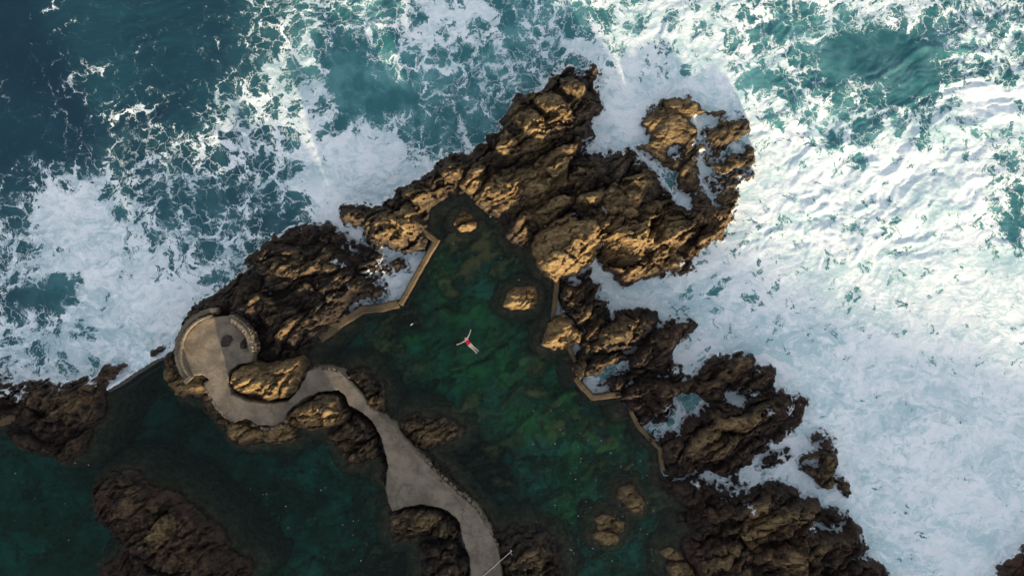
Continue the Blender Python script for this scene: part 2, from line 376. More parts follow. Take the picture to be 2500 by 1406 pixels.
# ------------------------------------------------------------------ region of the walled pools; places where surf drains over the rock
POOL = poly("-1400,1025 20,1028 120,1000 240,960 262,952 300,930 345,900 378,879 412,866 440,860 520,800 640,800 740,845 780,828 830,790 882,757 928,752 975,742 1018,668 1064,588 1014,550 1030,500 1090,455 1160,440 1230,480 1310,540 1345,600 1362,682 1357,728 1350,776 1375,800 1394,858 1406,884 1399,896 1407,916 1406,922 1425,948 1448,971 1480,967 1516,962 1530,985 1541,1004 1560,1042 1590,1074 1613,1098 1619,1150 1640,1185 1700,1240 1740,1420 1760,1900 -1400,1900")
WASH = [(822,640,16),(842,648,12),(858,700,14),(1640,1005,34),(1700,1000,26),(1560,392,20),(1600,400,26),(1640,440,24),(1662,470,22),(1700,350,20),(1716,372,18),(1655,378,20),(1985,1285,26),(2040,1288,18),
 (1470,520,12),(1400,528,12),(1735,470,16),(1745,490,14),(1840,960,22),(1870,1000,20),(1930,1000,22),(1930,1060,22),(1880,1085,20),(1560,1040,14),(1650,905,18),(1480,378,16),(1520,372,18),(1990,1130,18),
 (1700,1180,18),(1730,1160,14),(1690,655,14),(1665,645,14),(1600,1070,18),(60,955,30),(150,930,30),(230,930,24),(330,885,24),(20,960,24),(930,640,20),(900,665,20),(1850,905,14),(1465,600,12),(1780,975,20),(1820,1230,14)]
# ------------------------------------------------------------------ the lava shore
rock("rock_headland", "1455,166 1463,180 1448,203 1450,226 1463,242 1476,268 1462,278 1444,288 1440,312 1455,332 1446,350 1433,364 1452,370 1490,360 1518,363 1545,372 1562,388 1578,402 1598,432 1610,452 1640,472 1632,492 1655,503 1640,560 1560,600 1500,600 1462,600 1430,600 1340,560 1300,570 1283,600 1255,600 1244,585 1228,555 1196,528 1168,506 1148,492 1138,466 1110,478 1076,490 1056,515 1040,545 1052,580 1046,606 1000,618 955,614 925,606 908,598 896,582 893,562 878,546 850,546 835,532 836,512 860,505 905,507 935,503 965,478 1010,440 1050,424 1098,382 1140,374 1180,350 1215,315 1245,255 1262,236 1285,236 1328,225 1348,192 1385,170 1425,182 1443,170",
     2.4, edge=1.5, amp=1.1, tone=0.30, seed=3, wetz=0.8,
     lumps=[(1400,205,40,26,-30,1.2),(1345,250,75,26,-40,1.2),(1290,290,60,30,-50,1.0),(1110,415,60,26,-30,1.3),(1010,470,60,28,-35,1.4),(950,560,52,34,-15,1.5),(1000,540,44,25,-20,1.2),(865,525,24,14,0,.5),(1230,350,50,26,-35,1.2),(1510,490,60,40,-20,1.3),(1400,560,40,24,0,.8)],
     label="long dark lava headland pointing up into the surf, with the highest knobs in low sun")
rock("rock_peak", "1262,345 1285,312 1300,285 1335,272 1352,262 1392,262 1420,240 1438,232 1447,262 1436,300 1415,330 1392,352 1345,372 1300,372", 4.3, edge=1.9, amp=1.5, tone=0.35, seed=9, dome=.5, zo=2,
     label="craggy peak near the tip of the upper headland with golden sunlit ledges", cat='rock')
rock("rock_boulder", "1150,478 1160,440 1186,412 1225,396 1290,394 1340,405 1364,430 1366,470 1345,508 1318,535 1282,545 1245,552 1205,530 1172,505", 3.6, edge=2.2, amp=1.15, tone=0.55, seed=13, dome=.45, zo=2,
     lumps=[(1215,455,36,30,-30,.8),(1320,460,36,50,10,.7)], label="big rounded brown boulder on the inner side of the headland above the green pool", cat='boulder')
rock("rock_fin", "1120,455 1140,412 1166,385 1190,372 1200,392 1196,425 1178,458 1150,470", 3.9, edge=1.3, amp=1.1, tone=0.6, seed=14, dome=.4, zo=2,
     label="upright tan fin of rock beside the rounded boulder, lit gold on its lower face", cat='rock')
rock("rock_boulder", "1398,492 1410,466 1440,452 1472,455 1484,478 1475,502 1445,512 1412,508", 3.8, edge=1.0, amp=0.9, tone=0.75, seed=15, dome=.4, zo=2,
     label="small golden sunlit knob in the middle of the dark headland", cat='rock')
rock("rock_slab", "1425,415 1448,385 1500,372 1548,382 1590,420 1606,455 1598,478 1545,486 1492,470 1440,452", 2.9, edge=1.4, amp=.9, tone=0.1, seed=16, dome=.4, zo=1,
     label="flat charcoal slab on the left bank of the foaming channel", cat='rock')
rock("rock_bluff", "1440,565 1462,535 1500,512 1545,497 1600,490 1640,500 1680,517 1705,512 1742,505 1765,498 1797,504 1786,520 1775,548 1763,578 1738,594 1712,612 1698,628 1680,640 1655,662 1618,676 1562,690 1512,698 1501,668 1480,658 1466,638 1463,600",
     2.9, edge=1.3, amp=1.35, tone=0.62, red=.25, seed=21, lumps=[(1540,560,60,34,-25,1.1),(1640,560,44,34,-60,.8),(1550,650,70,28,-15,.6)],
     label="broad ochre bluff between the upper and the lower surf inlets, facing the white water")
rock("surf_rock", "1568,296 1587,268 1612,250 1632,242 1665,246 1682,233 1691,250 1702,270 1722,278 1745,275 1770,268 1795,267 1815,278 1824,300 1825,318 1816,340 1836,370 1840,400 1841,425 1832,440 1812,450 1808,470 1800,490 1797,512 1740,525 1695,522 1690,490 1662,458 1657,436 1626,410 1602,392 1580,374 1554,361 1572,348 1590,337 1580,327 1568,312", 1.5, edge=.8, amp=1.0, tone=0.62, seed=23, cap=1.7, rag=.5,
     lumps=[(1630,305,44,26,-20,.5),(1640,325,30,14,0,.3),(1780,310,34,24,-20,.3),(1790,430,40,24,-20,.3),(1660,410,20,40,-40,.3)],
     cuts=[("1702,300 1722,294 1742,302", .36), ("1716,312 1710,335 1720,358 1730,372", .30), ("1706,384 1712,402 1720,415", .42), ("1745,392 1775,374 1800,360 1818,345", .38), ("1708,428 1714,448 1728,470 1742,488 1745,502", .12), ("1640,372 1652,360", .15)],
     label="knobbly golden-brown rock mass in the upper right surf, laced with foam-filled clefts")
rock("surf_rock", "1655,640 1668,632 1684,640 1694,656 1690,664 1668,668 1656,660", 0.9, edge=.6, amp=.6, tone=0.1, red=.9, seed=31, apron=.7,
     label="small reddish rock streaked with foam at the foot of the ochre bluff")
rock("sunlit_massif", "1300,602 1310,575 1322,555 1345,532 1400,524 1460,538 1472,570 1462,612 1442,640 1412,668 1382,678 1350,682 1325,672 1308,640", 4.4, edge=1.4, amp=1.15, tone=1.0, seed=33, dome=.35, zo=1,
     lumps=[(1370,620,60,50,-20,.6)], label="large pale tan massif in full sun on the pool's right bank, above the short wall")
rock("rock_boulder", "1248,580 1262,556 1290,538 1308,548 1302,578 1282,604 1256,600", 2.0, edge=.9, amp=.7, tone=0.55, seed=35, zo=.5,
     label="oval brown boulder standing at the upper right edge of the pool", cat='boulder')
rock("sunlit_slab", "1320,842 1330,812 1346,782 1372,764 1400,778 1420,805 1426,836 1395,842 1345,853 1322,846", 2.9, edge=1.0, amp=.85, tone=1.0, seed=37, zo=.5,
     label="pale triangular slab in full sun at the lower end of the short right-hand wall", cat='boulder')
rock("east_shore", "1362,684 1410,672 1438,662 1452,684 1456,696 1468,697 1460,712 1455,725 1475,740 1480,755 1494,777 1492,790 1500,800 1500,850 1540,870 1560,900 1540,940 1515,966 1450,960 1420,930 1402,905 1395,880 1420,850 1422,800 1395,775 1366,765",
     1.9, edge=1.0, amp=1.2, tone=0.38, seed=39, rag=.6, label="jumble of dark and tan ledges between the short pool walls and the inlet",
     lumps=[(1400,720,34,20,-20,.8),(1430,760,34,16,-25,.7),(1480,900,40,20,-15,.5)],
     cuts=[("1420,945 1460,930 1490,905 1545,885 1560,860", .38), ("1430,950 1480,960", .45)])
rock("surf_rock", "1494,786 1510,765 1520,757 1545,753 1575,754 1600,763 1606,785 1598,808 1570,835 1530,850 1490,860 1450,850 1460,810", 2.9, edge=1.0, amp=1.0, tone=0.3, seed=41, zo=.5,
     label="dark rounded rock with one golden patch facing the mouth of the inlet")
rock("surf_rock", "1540,868 1560,850 1590,815 1612,800 1650,795 1690,783 1694,800 1684,826 1662,842 1640,856 1635,870 1645,888 1668,896 1670,920 1640,930 1590,935 1550,925 1530,900", 1.9, edge=.9, amp=1.1, tone=0.2, red=.35, seed=43, zo=.3,
     label="long dark tongue of rock reaching right into the inlet foam, pointing at its tip")
rock("surf_rock", "1625,790 1638,778 1655,784 1660,796 1640,800 1628,797", 0.9, edge=.5, amp=.5, tone=0.1, seed=44, apron=.7,
     label="little dark rock just off the tip of the pointed tongue")
rock("rock_shore", "1510,965 1530,935 1560,915 1600,915 1640,925 1672,926 1690,920 1716,892 1742,872 1785,862 1822,856 1834,872 1836,892 1826,920 1800,950 1770,968 1840,958 1880,935 1905,948 1926,965 1932,985 1928,1012 1910,1040 1880,1075 1840,1110 1815,1140 1800,1175 1760,1170 1700,1160 1640,1160 1618,1150 1612,1095 1570,1050 1545,1008",
     2.0, edge=1.2, amp=1.3, tone=0.2, red=.3, seed=45, rag=.6, lumps=[(1660,970,80,34,-20,.7),(1790,1010,100,40,-20,.7),(1700,1090,110,40,5,.7),(1850,1000,70,30,-20,.5)],
     cuts=[("1575,1058 1600,1048 1640,1040 1658,1012 1668,985", .35), ("1665,975 1690,985", .7), ("1612,1062 1590,1085", .2), ("1800,975 1780,968", .5)],
     label="wide mass of dark layered ledges on the right between the kinked wall and the surf")
rock("surf_rock", "1834,900 1850,889 1884,888 1894,910 1891,932 1872,944 1845,955 1810,968 1800,960 1826,925", 1.9, edge=.8, amp=.9, tone=0.35, seed=47, zo=.3,
     label="dark rock with a lit right edge standing out beside the crest of the layered ledges")
rock("surf_rock", "1930,982 1950,966 1962,975 1961,1000 1955,1028 1935,1040 1915,1060 1890,1085 1860,1105 1835,1110 1850,1085 1890,1050 1920,1015", 1.3, edge=.7, amp=.9, tone=0.15, red=.2, seed=48, apron=.8,
     label="narrow black strip of rock laced with foam along the outer edge of the ledges")
rock("surf_rock", "1838,1130 1870,1112 1900,1098 1925,1090 1935,1105 1915,1125 1885,1140 1858,1150 1842,1145", 1.0, edge=.7, amp=.8, tone=0.1, seed=49, apron=.8,
     label="low black rock lying in the white channel, left of the three outer rocks")
rock("surf_rock", "1988,1052 2002,1045 2018,1056 2005,1066 1984,1078 1978,1070", .9, edge=.5, amp=.6, tone=0.1, red=.5, seed=50, apron=.7, label="small reddish rock, topmost of the outer rocks off the right-hand shore")
rock("surf_rock", "2000,1088 2020,1072 2030,1080 2028,1100 2008,1104", .8, edge=.5, amp=.5, tone=0.1, red=.4, seed=51, apron=.7, label="small wet rock directly above the largest of the outer rocks")
rock("surf_rock", "1945,1124 1960,1108 1978,1100 1996,1097 2018,1104 2034,1112 2040,1140 2032,1150 2036,1180 2030,1192 2010,1190 1990,1175 1968,1158 1960,1142", 1.6, edge=.8, amp=1.0, tone=0.3, seed=52, apron=.8, cuts=[("1955,1130 1990,1135", .18)], label="largest of the outer rocks off the right-hand shore, with a foam pocket on top")
rock("surf_rock", "2038,1158 2058,1162 2077,1184 2076,1203 2062,1210 2048,1192", 1.4, edge=.7, amp=.8, tone=0.35, seed=53, apron=.7, label="lowest of the outer rocks, with a gold sunlit right face")
rock("lava_shore", "1606,1168 1640,1158 1700,1165 1790,1180 1850,1178 1900,1176 1945,1192 1952,1212 1920,1220 1990,1220 2030,1238 2072,1258 2086,1278 2106,1292 2110,1312 2128,1348 2150,1380 2175,1400 2200,1470 2200,1600 1740,1600 1715,1480 1690,1390 1668,1345 1664,1320 1682,1290 1652,1270 1662,1238 1640,1216 1612,1200",
     2.0, edge=1.6, amp=1.4, tone=0.04, red=.35, seed=55, rag=.5, lumps=[(1700,1215,70,30,-10,.7),(1830,1260,110,44,20,.9),(1950,1330,100,50,25,1.0),(1780,1370,110,40,25,1.2),(1960,1390,50,40,0,1.1),(2040,1340,70,40,30,.8)],
     cuts=[("1990,1283 2020,1290 2050,1285", .16)], label="large dark brown lava slope filling the lower right shore")
rock("rock_boulder", "1880,1370 1885,1335 1910,1310 1945,1315 1978,1345 1988,1385 1985,1420 1960,1440 1890,1420", 3.9, edge=1.5, amp=.9, tone=0.5, seed=56, zo=2,
     label="tan rounded boulder high on the lower right lava slope", cat='boulder')
rock("rock_boulder", "1775,1400 1790,1375 1830,1380 1870,1400 1860,1440 1800,1440", 3.7, edge=1.0, amp=.8, tone=0.55, seed=57, zo=2,
     label="gold-edged rock at the bottom edge of the lower right slope, left of the tan boulder", cat='boulder')
rock("rock_boulder", "1812,1330 1825,1308 1850,1316 1856,1345 1835,1360 1815,1350", 3.4, edge=.9, amp=.7, tone=0.4, seed=58, zo=2,
     label="small greyish boulder in the middle of the lower right slope", cat='boulder')
rock("surf_rock", "2428,1390 2440,1372 2470,1358 2495,1330 2520,1300 2600,1300 2600,1500 2440,1500", 1.6, edge=.9, amp=.9, tone=0.1, red=.8, seed=59, label="reddish purple rock cut off by the lower right corner")
# west side
rock("west_headland", "742,550 768,541 792,545 832,570 848,582 872,592 905,602 932,625 950,650 935,672 905,690 938,700 945,712 905,720 872,730 852,745 855,765 832,790 778,832 752,860 735,885 700,890 640,880 600,860 560,800 520,785 470,778 450,772 468,765 480,745 492,735 525,722 560,694 590,664 605,645 610,620 640,602 680,580 702,562",
     1.5, edge=1.3, amp=1.0, tone=0.02, seed=61, lumps=[(690,640,78,38,-10,.8),(790,630,44,40,0,.6),(620,740,58,34,-20,.8),(710,800,80,40,-20,.9),(870,690,60,20,-20,.4),(820,690,60,40,-10,.4),(800,770,40,20,-30,.4)],
     label="dark lava headland between the left surf and the long pool wall")
rock("rock_boulder", "612,640 625,612 665,595 715,598 762,612 752,655 722,680 670,690 628,678", 2.3, edge=1.2, amp=.9, tone=0.2, seed=62, zo=1, label="brown humped rock on the surf side of the left headland", cat='boulder')
rock("rock_boulder", "556,742 580,720 630,712 668,735 660,765 620,785 575,778", 2.8, edge=1.2, amp=.8, tone=0.1, seed=63, zo=1, label="rounded reddish brown boulder just above the round terrace", cat='boulder')
rock("rock_boulder", "640,800 665,770 720,752 770,768 792,792 770,830 720,845 670,850 645,835", 2.6, edge=1.1, amp=1.1, tone=0.0, seed=64, zo=1, label="black ridged rock between the round terrace and the end of the long pool wall", cat='boulder')
rock("surf_rock", "872,716 900,700 930,698 948,710 940,722 905,722 878,742 862,738", .9, edge=.6, amp=.7, tone=.05, seed=65, apron=.7, label="pointed black rock in the foam pocket beside the long wall")
rock("surf_rock", "930,652 948,640 962,652 960,668 940,672 930,664", .6, edge=.5, amp=.5, tone=.05, seed=66, apron=.6, label="tiny black rock in the upper part of the foam pocket")
rock("surf_rock", "958,632 985,636 992,652 972,662 955,650", .6, edge=.5, amp=.5, tone=.05, seed=67, apron=.6, label="second tiny black rock in the foam pocket, right beside the wall")
rock("surf_rock", "372,868 380,852 398,842 415,838 405,852 388,862", .7, edge=.4, amp=.5, tone=.05, seed=68, apron=.6, label="small black rock in the surf above the overflowing weir")
rock("terrace_rock", "443,785 452,770 485,764 520,766 560,768 610,790 640,850 640,890 745,900 790,900 820,950 850,1010 800,960 750,985 735,1000 722,1015 735,1040 730,1065 690,1080 640,1085 612,1086 570,1078 558,1042 530,1022 505,985 495,972 440,966 415,932 405,905 402,880 415,868 430,852 432,815",
     1.5, edge=.8, amp=.6, tone=0.45, seed=71, dome=.1, steep=1.2, lumps=[(475,945,36,14,-5,.7),(600,1058,40,22,-5,1.1),(680,1052,50,20,-8,.9)], label="ochre rock foot carrying the round terrace and the bend of the path")
rock("rock_boulder", "555,935 558,900 590,886 620,880 650,888 690,876 735,868 748,892 742,925 728,955 700,975 655,982 600,972 568,958", 5.0, edge=1.9, amp=1.1, tone=0.85, rag=.3, seed=73, zo=1.7, dome=.4,
     label="big golden boulder inside the bend of the path, dark on its upper left side", cat='boulder')
rock("rock_boulder", "700,1012 715,992 745,972 790,955 815,950 838,962 848,990 868,1010 850,1035 800,1048 760,1055 722,1045 702,1032", 3.9, edge=1.2, amp=1.0, tone=0.55, rag=.3, grow=0, seed=75, zo=1, label="long ridged rock on the lower side of the path bend, pool water below it")
rock("rock_boulder", "800,1062 826,1040 855,1018 880,1010 905,1028 925,1062 928,1092 912,1118 885,1136 852,1132 832,1108 825,1080", 3.2, edge=1.0, amp=1.2, tone=0.5, seed=77, zo=.5, label="split tan rock hanging over the lower pool, left of the narrow path", cat='boulder')
rock("rock_boulder", "925,1110 940,1098 950,1115 948,1160 942,1180 930,1170 932,1135", 1.6, edge=.6, amp=.6, tone=.2, seed=78, label="narrow dark rock along the left edge of the path", cat='boulder')
rock("rock_boulder", "948,1290 950,1252 985,1238 1030,1232 1072,1240 1105,1262 1124,1290 1105,1308 1060,1312 1000,1320 955,1322", 2.9, edge=1.2, amp=1.2, tone=0.42, seed=79, zo=.7, label="low ridge of rock with one gold streak, lower left of the path's wide part", cat='rock')
rock("rock_boulder", "1020,1330 1060,1318 1105,1308 1132,1330 1150,1365 1148,1410 1150,1500 1025,1500 1028,1400", 2.5, edge=1.1, amp=1.1, tone=0.28, seed=80, zo=.7, label="dark ribbed rock against the left edge of the path at the bottom edge", cat='rock')
rock("rock_boulder", "842,908 870,902 900,906 912,925 935,945 930,975 940,1005 948,1030 925,1015 905,985 888,968 862,935", 2.3, edge=.6, amp=1.0, tone=0.5, seed=81, zo=.5, rag=.7, label="broken ledge along the upper right edge of the path after its bend", cat='rock')
rock("rock_boulder", "958,1040 985,1018 1020,1015 1062,1022 1110,1030 1142,1045 1135,1062 1100,1082 1050,1100 1020,1098 990,1075", 2.0, edge=1.0, amp=1.0, tone=0.45, seed=83, zo=.5, label="wedge-shaped rock jutting right from the middle of the path into the main pool", cat='rock')
rock("rock_ledge", "1040,1105 1060,1120 1100,1165 1150,1215 1185,1262 1215,1310 1235,1340 1220,1340 1190,1300 1150,1238 1090,1182 1040,1135", 1.5, edge=.4, amp=.6, tone=.35, seed=84, rag=.6, apron=1.2, label="thin crumbling ledge under the right edge of the path's lower half", cat='rock')
rock("rock_boulder", "1205,1345 1215,1305 1250,1292 1300,1290 1350,1310 1375,1345 1385,1400 1380,1500 1235,1500 1228,1400", 2.2, edge=1.3, amp=1.15, tone=0.2, seed=85, zo=.5, label="dark rock right of the path at the bottom edge where the rope is tied", cat='rock')
rock("west_shore", "-120,935 0,932 45,942 80,926 112,936 170,935 202,925 240,912 262,890 292,892 312,882 300,900 268,945 266,968 262,992 245,1020 228,1042 215,1080 204,1106 180,1120 150,1121 138,1110 100,1096 50,1082 22,1062 16,1042 -5,1045 -120,1050",
     2.2, edge=1.3, amp=1.15, tone=0.3, red=.2, seed=87, steep=1.6, lumps=[(150,990,90,40,-10,.8)], label="brown shore rock on the far left between the surf and the lower pool")
rock("west_islet", "232,1235 235,1205 248,1172 285,1155 330,1150 365,1176 392,1190 428,1196 470,1232 492,1252 530,1277 545,1292 560,1330 575,1356 612,1366 632,1382 618,1405 600,1500 240,1500 243,1392 272,1368 300,1342 300,1318 268,1292 242,1272",
     2.5, edge=1.3, amp=.9, tone=0.15, wetz=.5, red=.35, seed=89, steep=1.6, lumps=[(340,1230,60,40,30,.7),(430,1290,80,44,35,.9),(420,1370,110,34,-10,.9)], label="smooth dark brown islet at the lower left, rising out of the lower pool")
rock("foam_washed_rock", "-20,905 5,905 20,915 12,926 -20,930", .5, edge=.4, amp=.4, tone=0, red=.9, seed=90, apron=.6, label="reddish stone awash in surf at the left edge")
rock("foam_washed_rock", "100,932 112,922 128,924 132,934 118,940", .5, edge=.4, amp=.4, tone=0, red=.8, seed=91, apron=.6, label="reddish stone awash in surf above the left shore rock")
# boulders standing in the pool
G = "boulders standing in the green pool"
for k, (p, z, tn, lb) in enumerate([
    ("1110,548 1115,530 1130,521 1150,526 1154,540 1160,555 1146,563 1125,561", 1.5, .95, "pale tan boulder alone in the top arm of the pool"),
    ("1233,742 1240,716 1264,705 1304,707 1308,732 1300,745 1275,750 1250,752", 2.0, 1.0, "pale sunlit boulder in the middle of the pool, above and right of the swimmer"),
    ("1510,1215 1518,1190 1540,1186 1556,1205 1570,1225 1562,1245 1540,1246 1528,1228", 2.0, .7, "craggy brown boulder in the pool near the right-hand shore, highest of the lower three"),
    ("1455,1265 1470,1258 1500,1262 1520,1272 1515,1288 1490,1292 1460,1288", 1.9, .75, "upper one of the two brown boulders lying together in the lower pool"),
    ("1452,1305 1470,1294 1495,1298 1506,1310 1500,1322 1470,1322", 1.7, .75, "lower one of the two brown boulders lying together in the lower pool"),
    ("1615,1345 1630,1336 1650,1342 1664,1356 1650,1362 1625,1358", 2.1, .8, "small gold-topped boulder at the foot of the lower right slope"),
    ("1628,1378 1650,1366 1672,1372 1690,1395 1688,1420 1650,1425 1632,1405", 2.0, .6, "ribbed brown boulder at the bottom edge, beside the lower right slope"),
    ("1514,1000 1520,994 1530,998 1526,1006 1516,1008", .55, .7, "tiny tan boulder breaking the water by the top of the kinked wall")]):
    rock("pool_boulder", p, z, edge=.8, amp=.75, tone=tn, seed=101 + k, rag=.22, grow=.22, apron=1.9, deep=-2.2, wetz=.6, res=.07, label=lb, cat='boulder', group=G)

# ------------------------------------------------------------------ concrete: path, walls, weir, parapets
def slab(name, pts, z, mat, rag=.12, res=.08, edge=.10, zfun=None, depth=-1.5, rough=.05, zo=None, **kw):
    Pl = poly(pts, z if zo is None else zo)
    x0, y0 = Pl.min(0) - .5; x1, y1 = Pl.max(0) + .5; y0 = max(y0, -33); x0 = max(x0, -53)
    X, Y = np.meshgrid(np.arange(x0, x1, res), np.arange(y0, y1, res))
    wx = X + rag * 2 * (fbm(X * 1.6, Y * 1.6, 71, 4, .6) - .5); wy = Y + rag * 2 * (fbm(X * 1.6, Y * 1.6, 73, 4, .6) - .5)
    d = sdf(Pl, wx, wy)
    top = (zfun(X, Y) if zfun else z) + rough * (fbm(X * .8, Y * .8, 75) - .5) * 2
    Z = np.where(d > 0, top - .05 * (1 - smooth(0, edge, d)), depth + (top - depth) * np.exp(d / .035))
    Z = np.where(d < -.16, depth, Z)
    o = grid_mesh(name, X, Y, Z, d > -.28, {}, mat); tag(o, **kw); return o
def band(pts, w):
    """outline of a wall from its centre line (pixels) and width in pixels"""
    v = [float(t) for t in pts.replace(',', ' ').split()]; p = np.array(v).reshape(-1, 2); L, Rr = [], []
    for i in range(len(p)):
        a = p[max(i - 1, 0)]; b = p[min(i + 1, len(p) - 1)]
        t0 = p[i] - a if i else b - p[i]; t1 = b - p[i] if i < len(p) - 1 else t0
        t0 = t0 / np.hypot(*t0); t1 = t1 / np.hypot(*t1); t = t0 + t1; t /= np.hypot(*t)
        n = np.array([-t[1], t[0]]); k = w / 2 / max(.5, float(np.dot(n, [-t0[1], t0[0]])))
        ww = (w[i] / 2 if hasattr(w, '__len__') else k)
        L.append(p[i] + n * ww); Rr.append(p[i] - n * ww)
    return ' '.join('%.1f,%.1f' % tuple(q) for q in L + Rr[::-1])
def path_z(X, Y):
    px = X * SC + 1250
    return 2.45 - .50 * smooth(590, 720, px) - .25 * smooth(880, 1000, px)
slab("terrace_path", "446,885 443,855 455,820 480,790 508,774 560,772 602,805 624,850 618,884 580,892 562,905 560,935 566,958 600,976 650,985 700,980 722,958 742,925 748,905 770,898 800,900 832,908 860,936 888,970 906,990 930,1015 945,1032 962,1040 985,1075 1005,1097 1040,1130 1060,1150 1092,1182 1130,1215 1160,1240 1190,1288 1214,1335 1222,1365 1235,1500 1150,1500 1148,1410 1146,1365 1126,1320 1122,1280 1095,1250 1060,1240 1030,1233 990,1240 955,1252 945,1230 940,1190 944,1140 938,1102 925,1060 905,1028 880,1008 848,988 842,965 825,953 790,955 750,970 716,992 700,1012 694,1032 665,1042 625,1036 600,1020 575,1030 548,1018 520,985 497,935 512,925 495,914 470,918",
     2.2, M_PATH, zfun=path_z, zo=2.1, depth=.2, kind='structure')
slab("pool_wall", band("1014,550 1064,588 1018,668 976,744", 15), .95, M_WALL, rag=.05, res=.06, label="kinked ochre concrete wall closing the top left of the pool, foam pocket behind it", cat='wall')
slab("pool_wall", band("974,741 928,752 882,757 830,790 780,828", 21), .85, M_WALL, rag=.06, res=.06, label="broad ochre concrete wall running from the kinked wall down to the left headland", cat='wall')
slab("pool_wall", band("1361,680 1357,728 1350,776", 12), 1.0, M_WALL, rag=.05, res=.05, label="short straight wall between the sunlit massif and the pale triangular slab", cat='wall')
slab("pool_wall", band("1383,836 1394,858 1406,884", 11), .95, M_WALL, rag=.06, res=.05, label="very short wall just below the pale triangular slab", cat='wall')
slab("pool_wall", band("1399,896 1407,916", 10), .8, M_WALL, rag=.06, res=.05, label="stub of wall between two thin ledges on the right side of the pool", cat='wall')
slab("pool_wall", band("1406,922 1425,948 1448,971 1480,967 1516,962", 15), .9, M_WALL, rag=.05, res=.05, label="hook-shaped wall on the right side of the pool with foam trapped inside its corner", cat='wall')
slab("pool_wall", band("1541,1004 1560,1042 1590,1074 1613,1098 1619,1150", 11), .9, M_WALL, rag=.05, res=.05, label="thin kinked wall lowest on the right side of the pool", cat='wall')
slab("pool_wall", band("-90,1040 0,1029 38,1019", 22), 1.0, M_WALL, rag=.08, res=.06, label="tan wall stub entering from the left edge at the brown shore rock", cat='wall')
slab("weir", band("262,952 300,930 345,900 378,879 412,866", 17), .42, M_WEIR, rag=.05, res=.06, label="long wet dark weir on the left with surf spilling along it", cat='weir')

# parapets of the round terrace: coping with a row of rubble stones
def ring(cx, cy, r0, r1, a0, a1, z0, z1, mat, name, parent, n=48, wob=.05):
    me = bpy.data.meshes.new(name); vs, fs = [], []
    for i in range(n + 1):
        a = R(a0 + (a1 - a0) * i / n); j = wob * (T1[i, 3] - .5); k = wob * (T1[i, 9] - .5)
        for r, z in ((r0 + k, z0), (r0 + k, z1 + k * .6), (r1 + j, z1 + j * .6), (r1 + j, z0)):
            vs.append((cx + r * math.cos(a), cy + r * math.sin(a), z))
    for i in range(n):
        for q in range(4):
            p = 4 * i + q; r_ = 4 * i + (q + 1) % 4; fs.append((p, r_, r_ + 4, p + 4))
    fs.append((3, 2, 1, 0)); b = 4 * n; fs.append((b, b + 1, b + 2, b + 3))
    me.from_pydata(vs, [], fs); me.update(); return link(name, me, mat, parent)
def stone(name, c, sx, sy, sz, ro, rn, mat, parent):
    vs, fs = [], []
    for (rr, zz) in ((.8, -1), (1.05, -.1), (.95, .5), (.6, .95)):
        for q in range(7):
            a = q * 6.2832 / 7 + rn.uniform(-.2, .2); k = rr * rn.uniform(.85, 1.15); u, v = k * sx * math.cos(a), k * sy * math.sin(a)
            vs.append((c[0] + u * math.cos(ro) - v * math.sin(ro), c[1] + u * math.sin(ro) + v * math.cos(ro), c[2] + zz * sz))
    for r_ in range(3):
        for q in range(7): fs.append((r_ * 7 + q, r_ * 7 + (q + 1) % 7, r_ * 7 + 7 + (q + 1) % 7, r_ * 7 + 7 + q))
    fs.append(tuple(21 + q for q in range(7))); fs.append(tuple(6 - q for q in range(7)))
    me = bpy.data.meshes.new(name); me.from_pydata(vs, [], fs); me.update(); return link(name, me, mat, parent)
def stones(cx, cy, r, a0, a1, n, z, s, mat, name, parent, seed):
    rn = random.Random(seed)
    for i in range(n):
        a = R(a0 + (a1 - a0) * (i + .5 + rn.uniform(-.3, .3)) / n)
        stone(name, (cx + r * math.cos(a), cy + r * math.sin(a), z), s * rn.uniform(.8, 1.5), s * rn.uniform(.7, 1.2), s * rn.uniform(.7, 1.3), rn.uniform(0, 6.28), rn, mat, parent)
cx, cy = pw(533, 858, 2.5)
par = bpy.data.objects.new("parapet", None); C.objects.link(par)
tag(par, "curved parapet on the sea side of the round terrace, inner face gold in sun", "parapet", "parapets round the terrace")
ring(cx, cy, 2.98, 3.16, 100, 222, 1.9, 3.15, M_PAR, "inner_wall", par)
ring(cx, cy, 3.34, 3.72, 92, 222, .8, 2.55, M_PAR, "outer_coping", par, wob=.10)
ring(cx, cy, 3.14, 3.36, 92, 222, .8, 2.25, M_WALL, "gutter", par)
ring(cx, cy, 2.98, 3.74, 221.5, 226, 1.2, 3.17, M_PAR, "end_cap", par, n=4)
stones(cx, cy, 3.24, 96, 221, 34, 2.32, .085, M_ROCK, "rubble_stone", par, 4)
stones(cx, cy, 3.02, 104, 205, 40, 3.12, .07, M_PAR, "coping_stone", par, 5)
par2 = bpy.data.objects.new("parapet", None); C.objects.link(par2)
tag(par2, "shaded weathered parapet curving round the right side of the terrace against the black rocks", "parapet", "parapets round the terrace")
ring(cx, cy, 2.72, 3.02, -4, 66, 1.9, 3.0, M_PAR, "inner_wall", par2, wob=.12)
ring(cx, cy, 3.00, 3.34, 0, 72, 1.5, 2.75, M_PAR, "outer_coping", par2, wob=.16)
stones(cx, cy, 3.0, 0, 66, 26, 2.97, .10, M_PAR, "coping_stone", par2, 6)
stones(cx, cy, 3.42, 2, 70, 22, 2.6, .16, M_ROCK, "rubble_stone", par2, 7)
rock("rock_outcrop", "560,790 568,778 600,772 612,790 585,806 566,812", 3.4, edge=.6, amp=.5, tone=.35, seed=120, zo=2.4, apron=.3, label="reddish rock spilling over the parapet onto the top of the terrace", cat='rock')
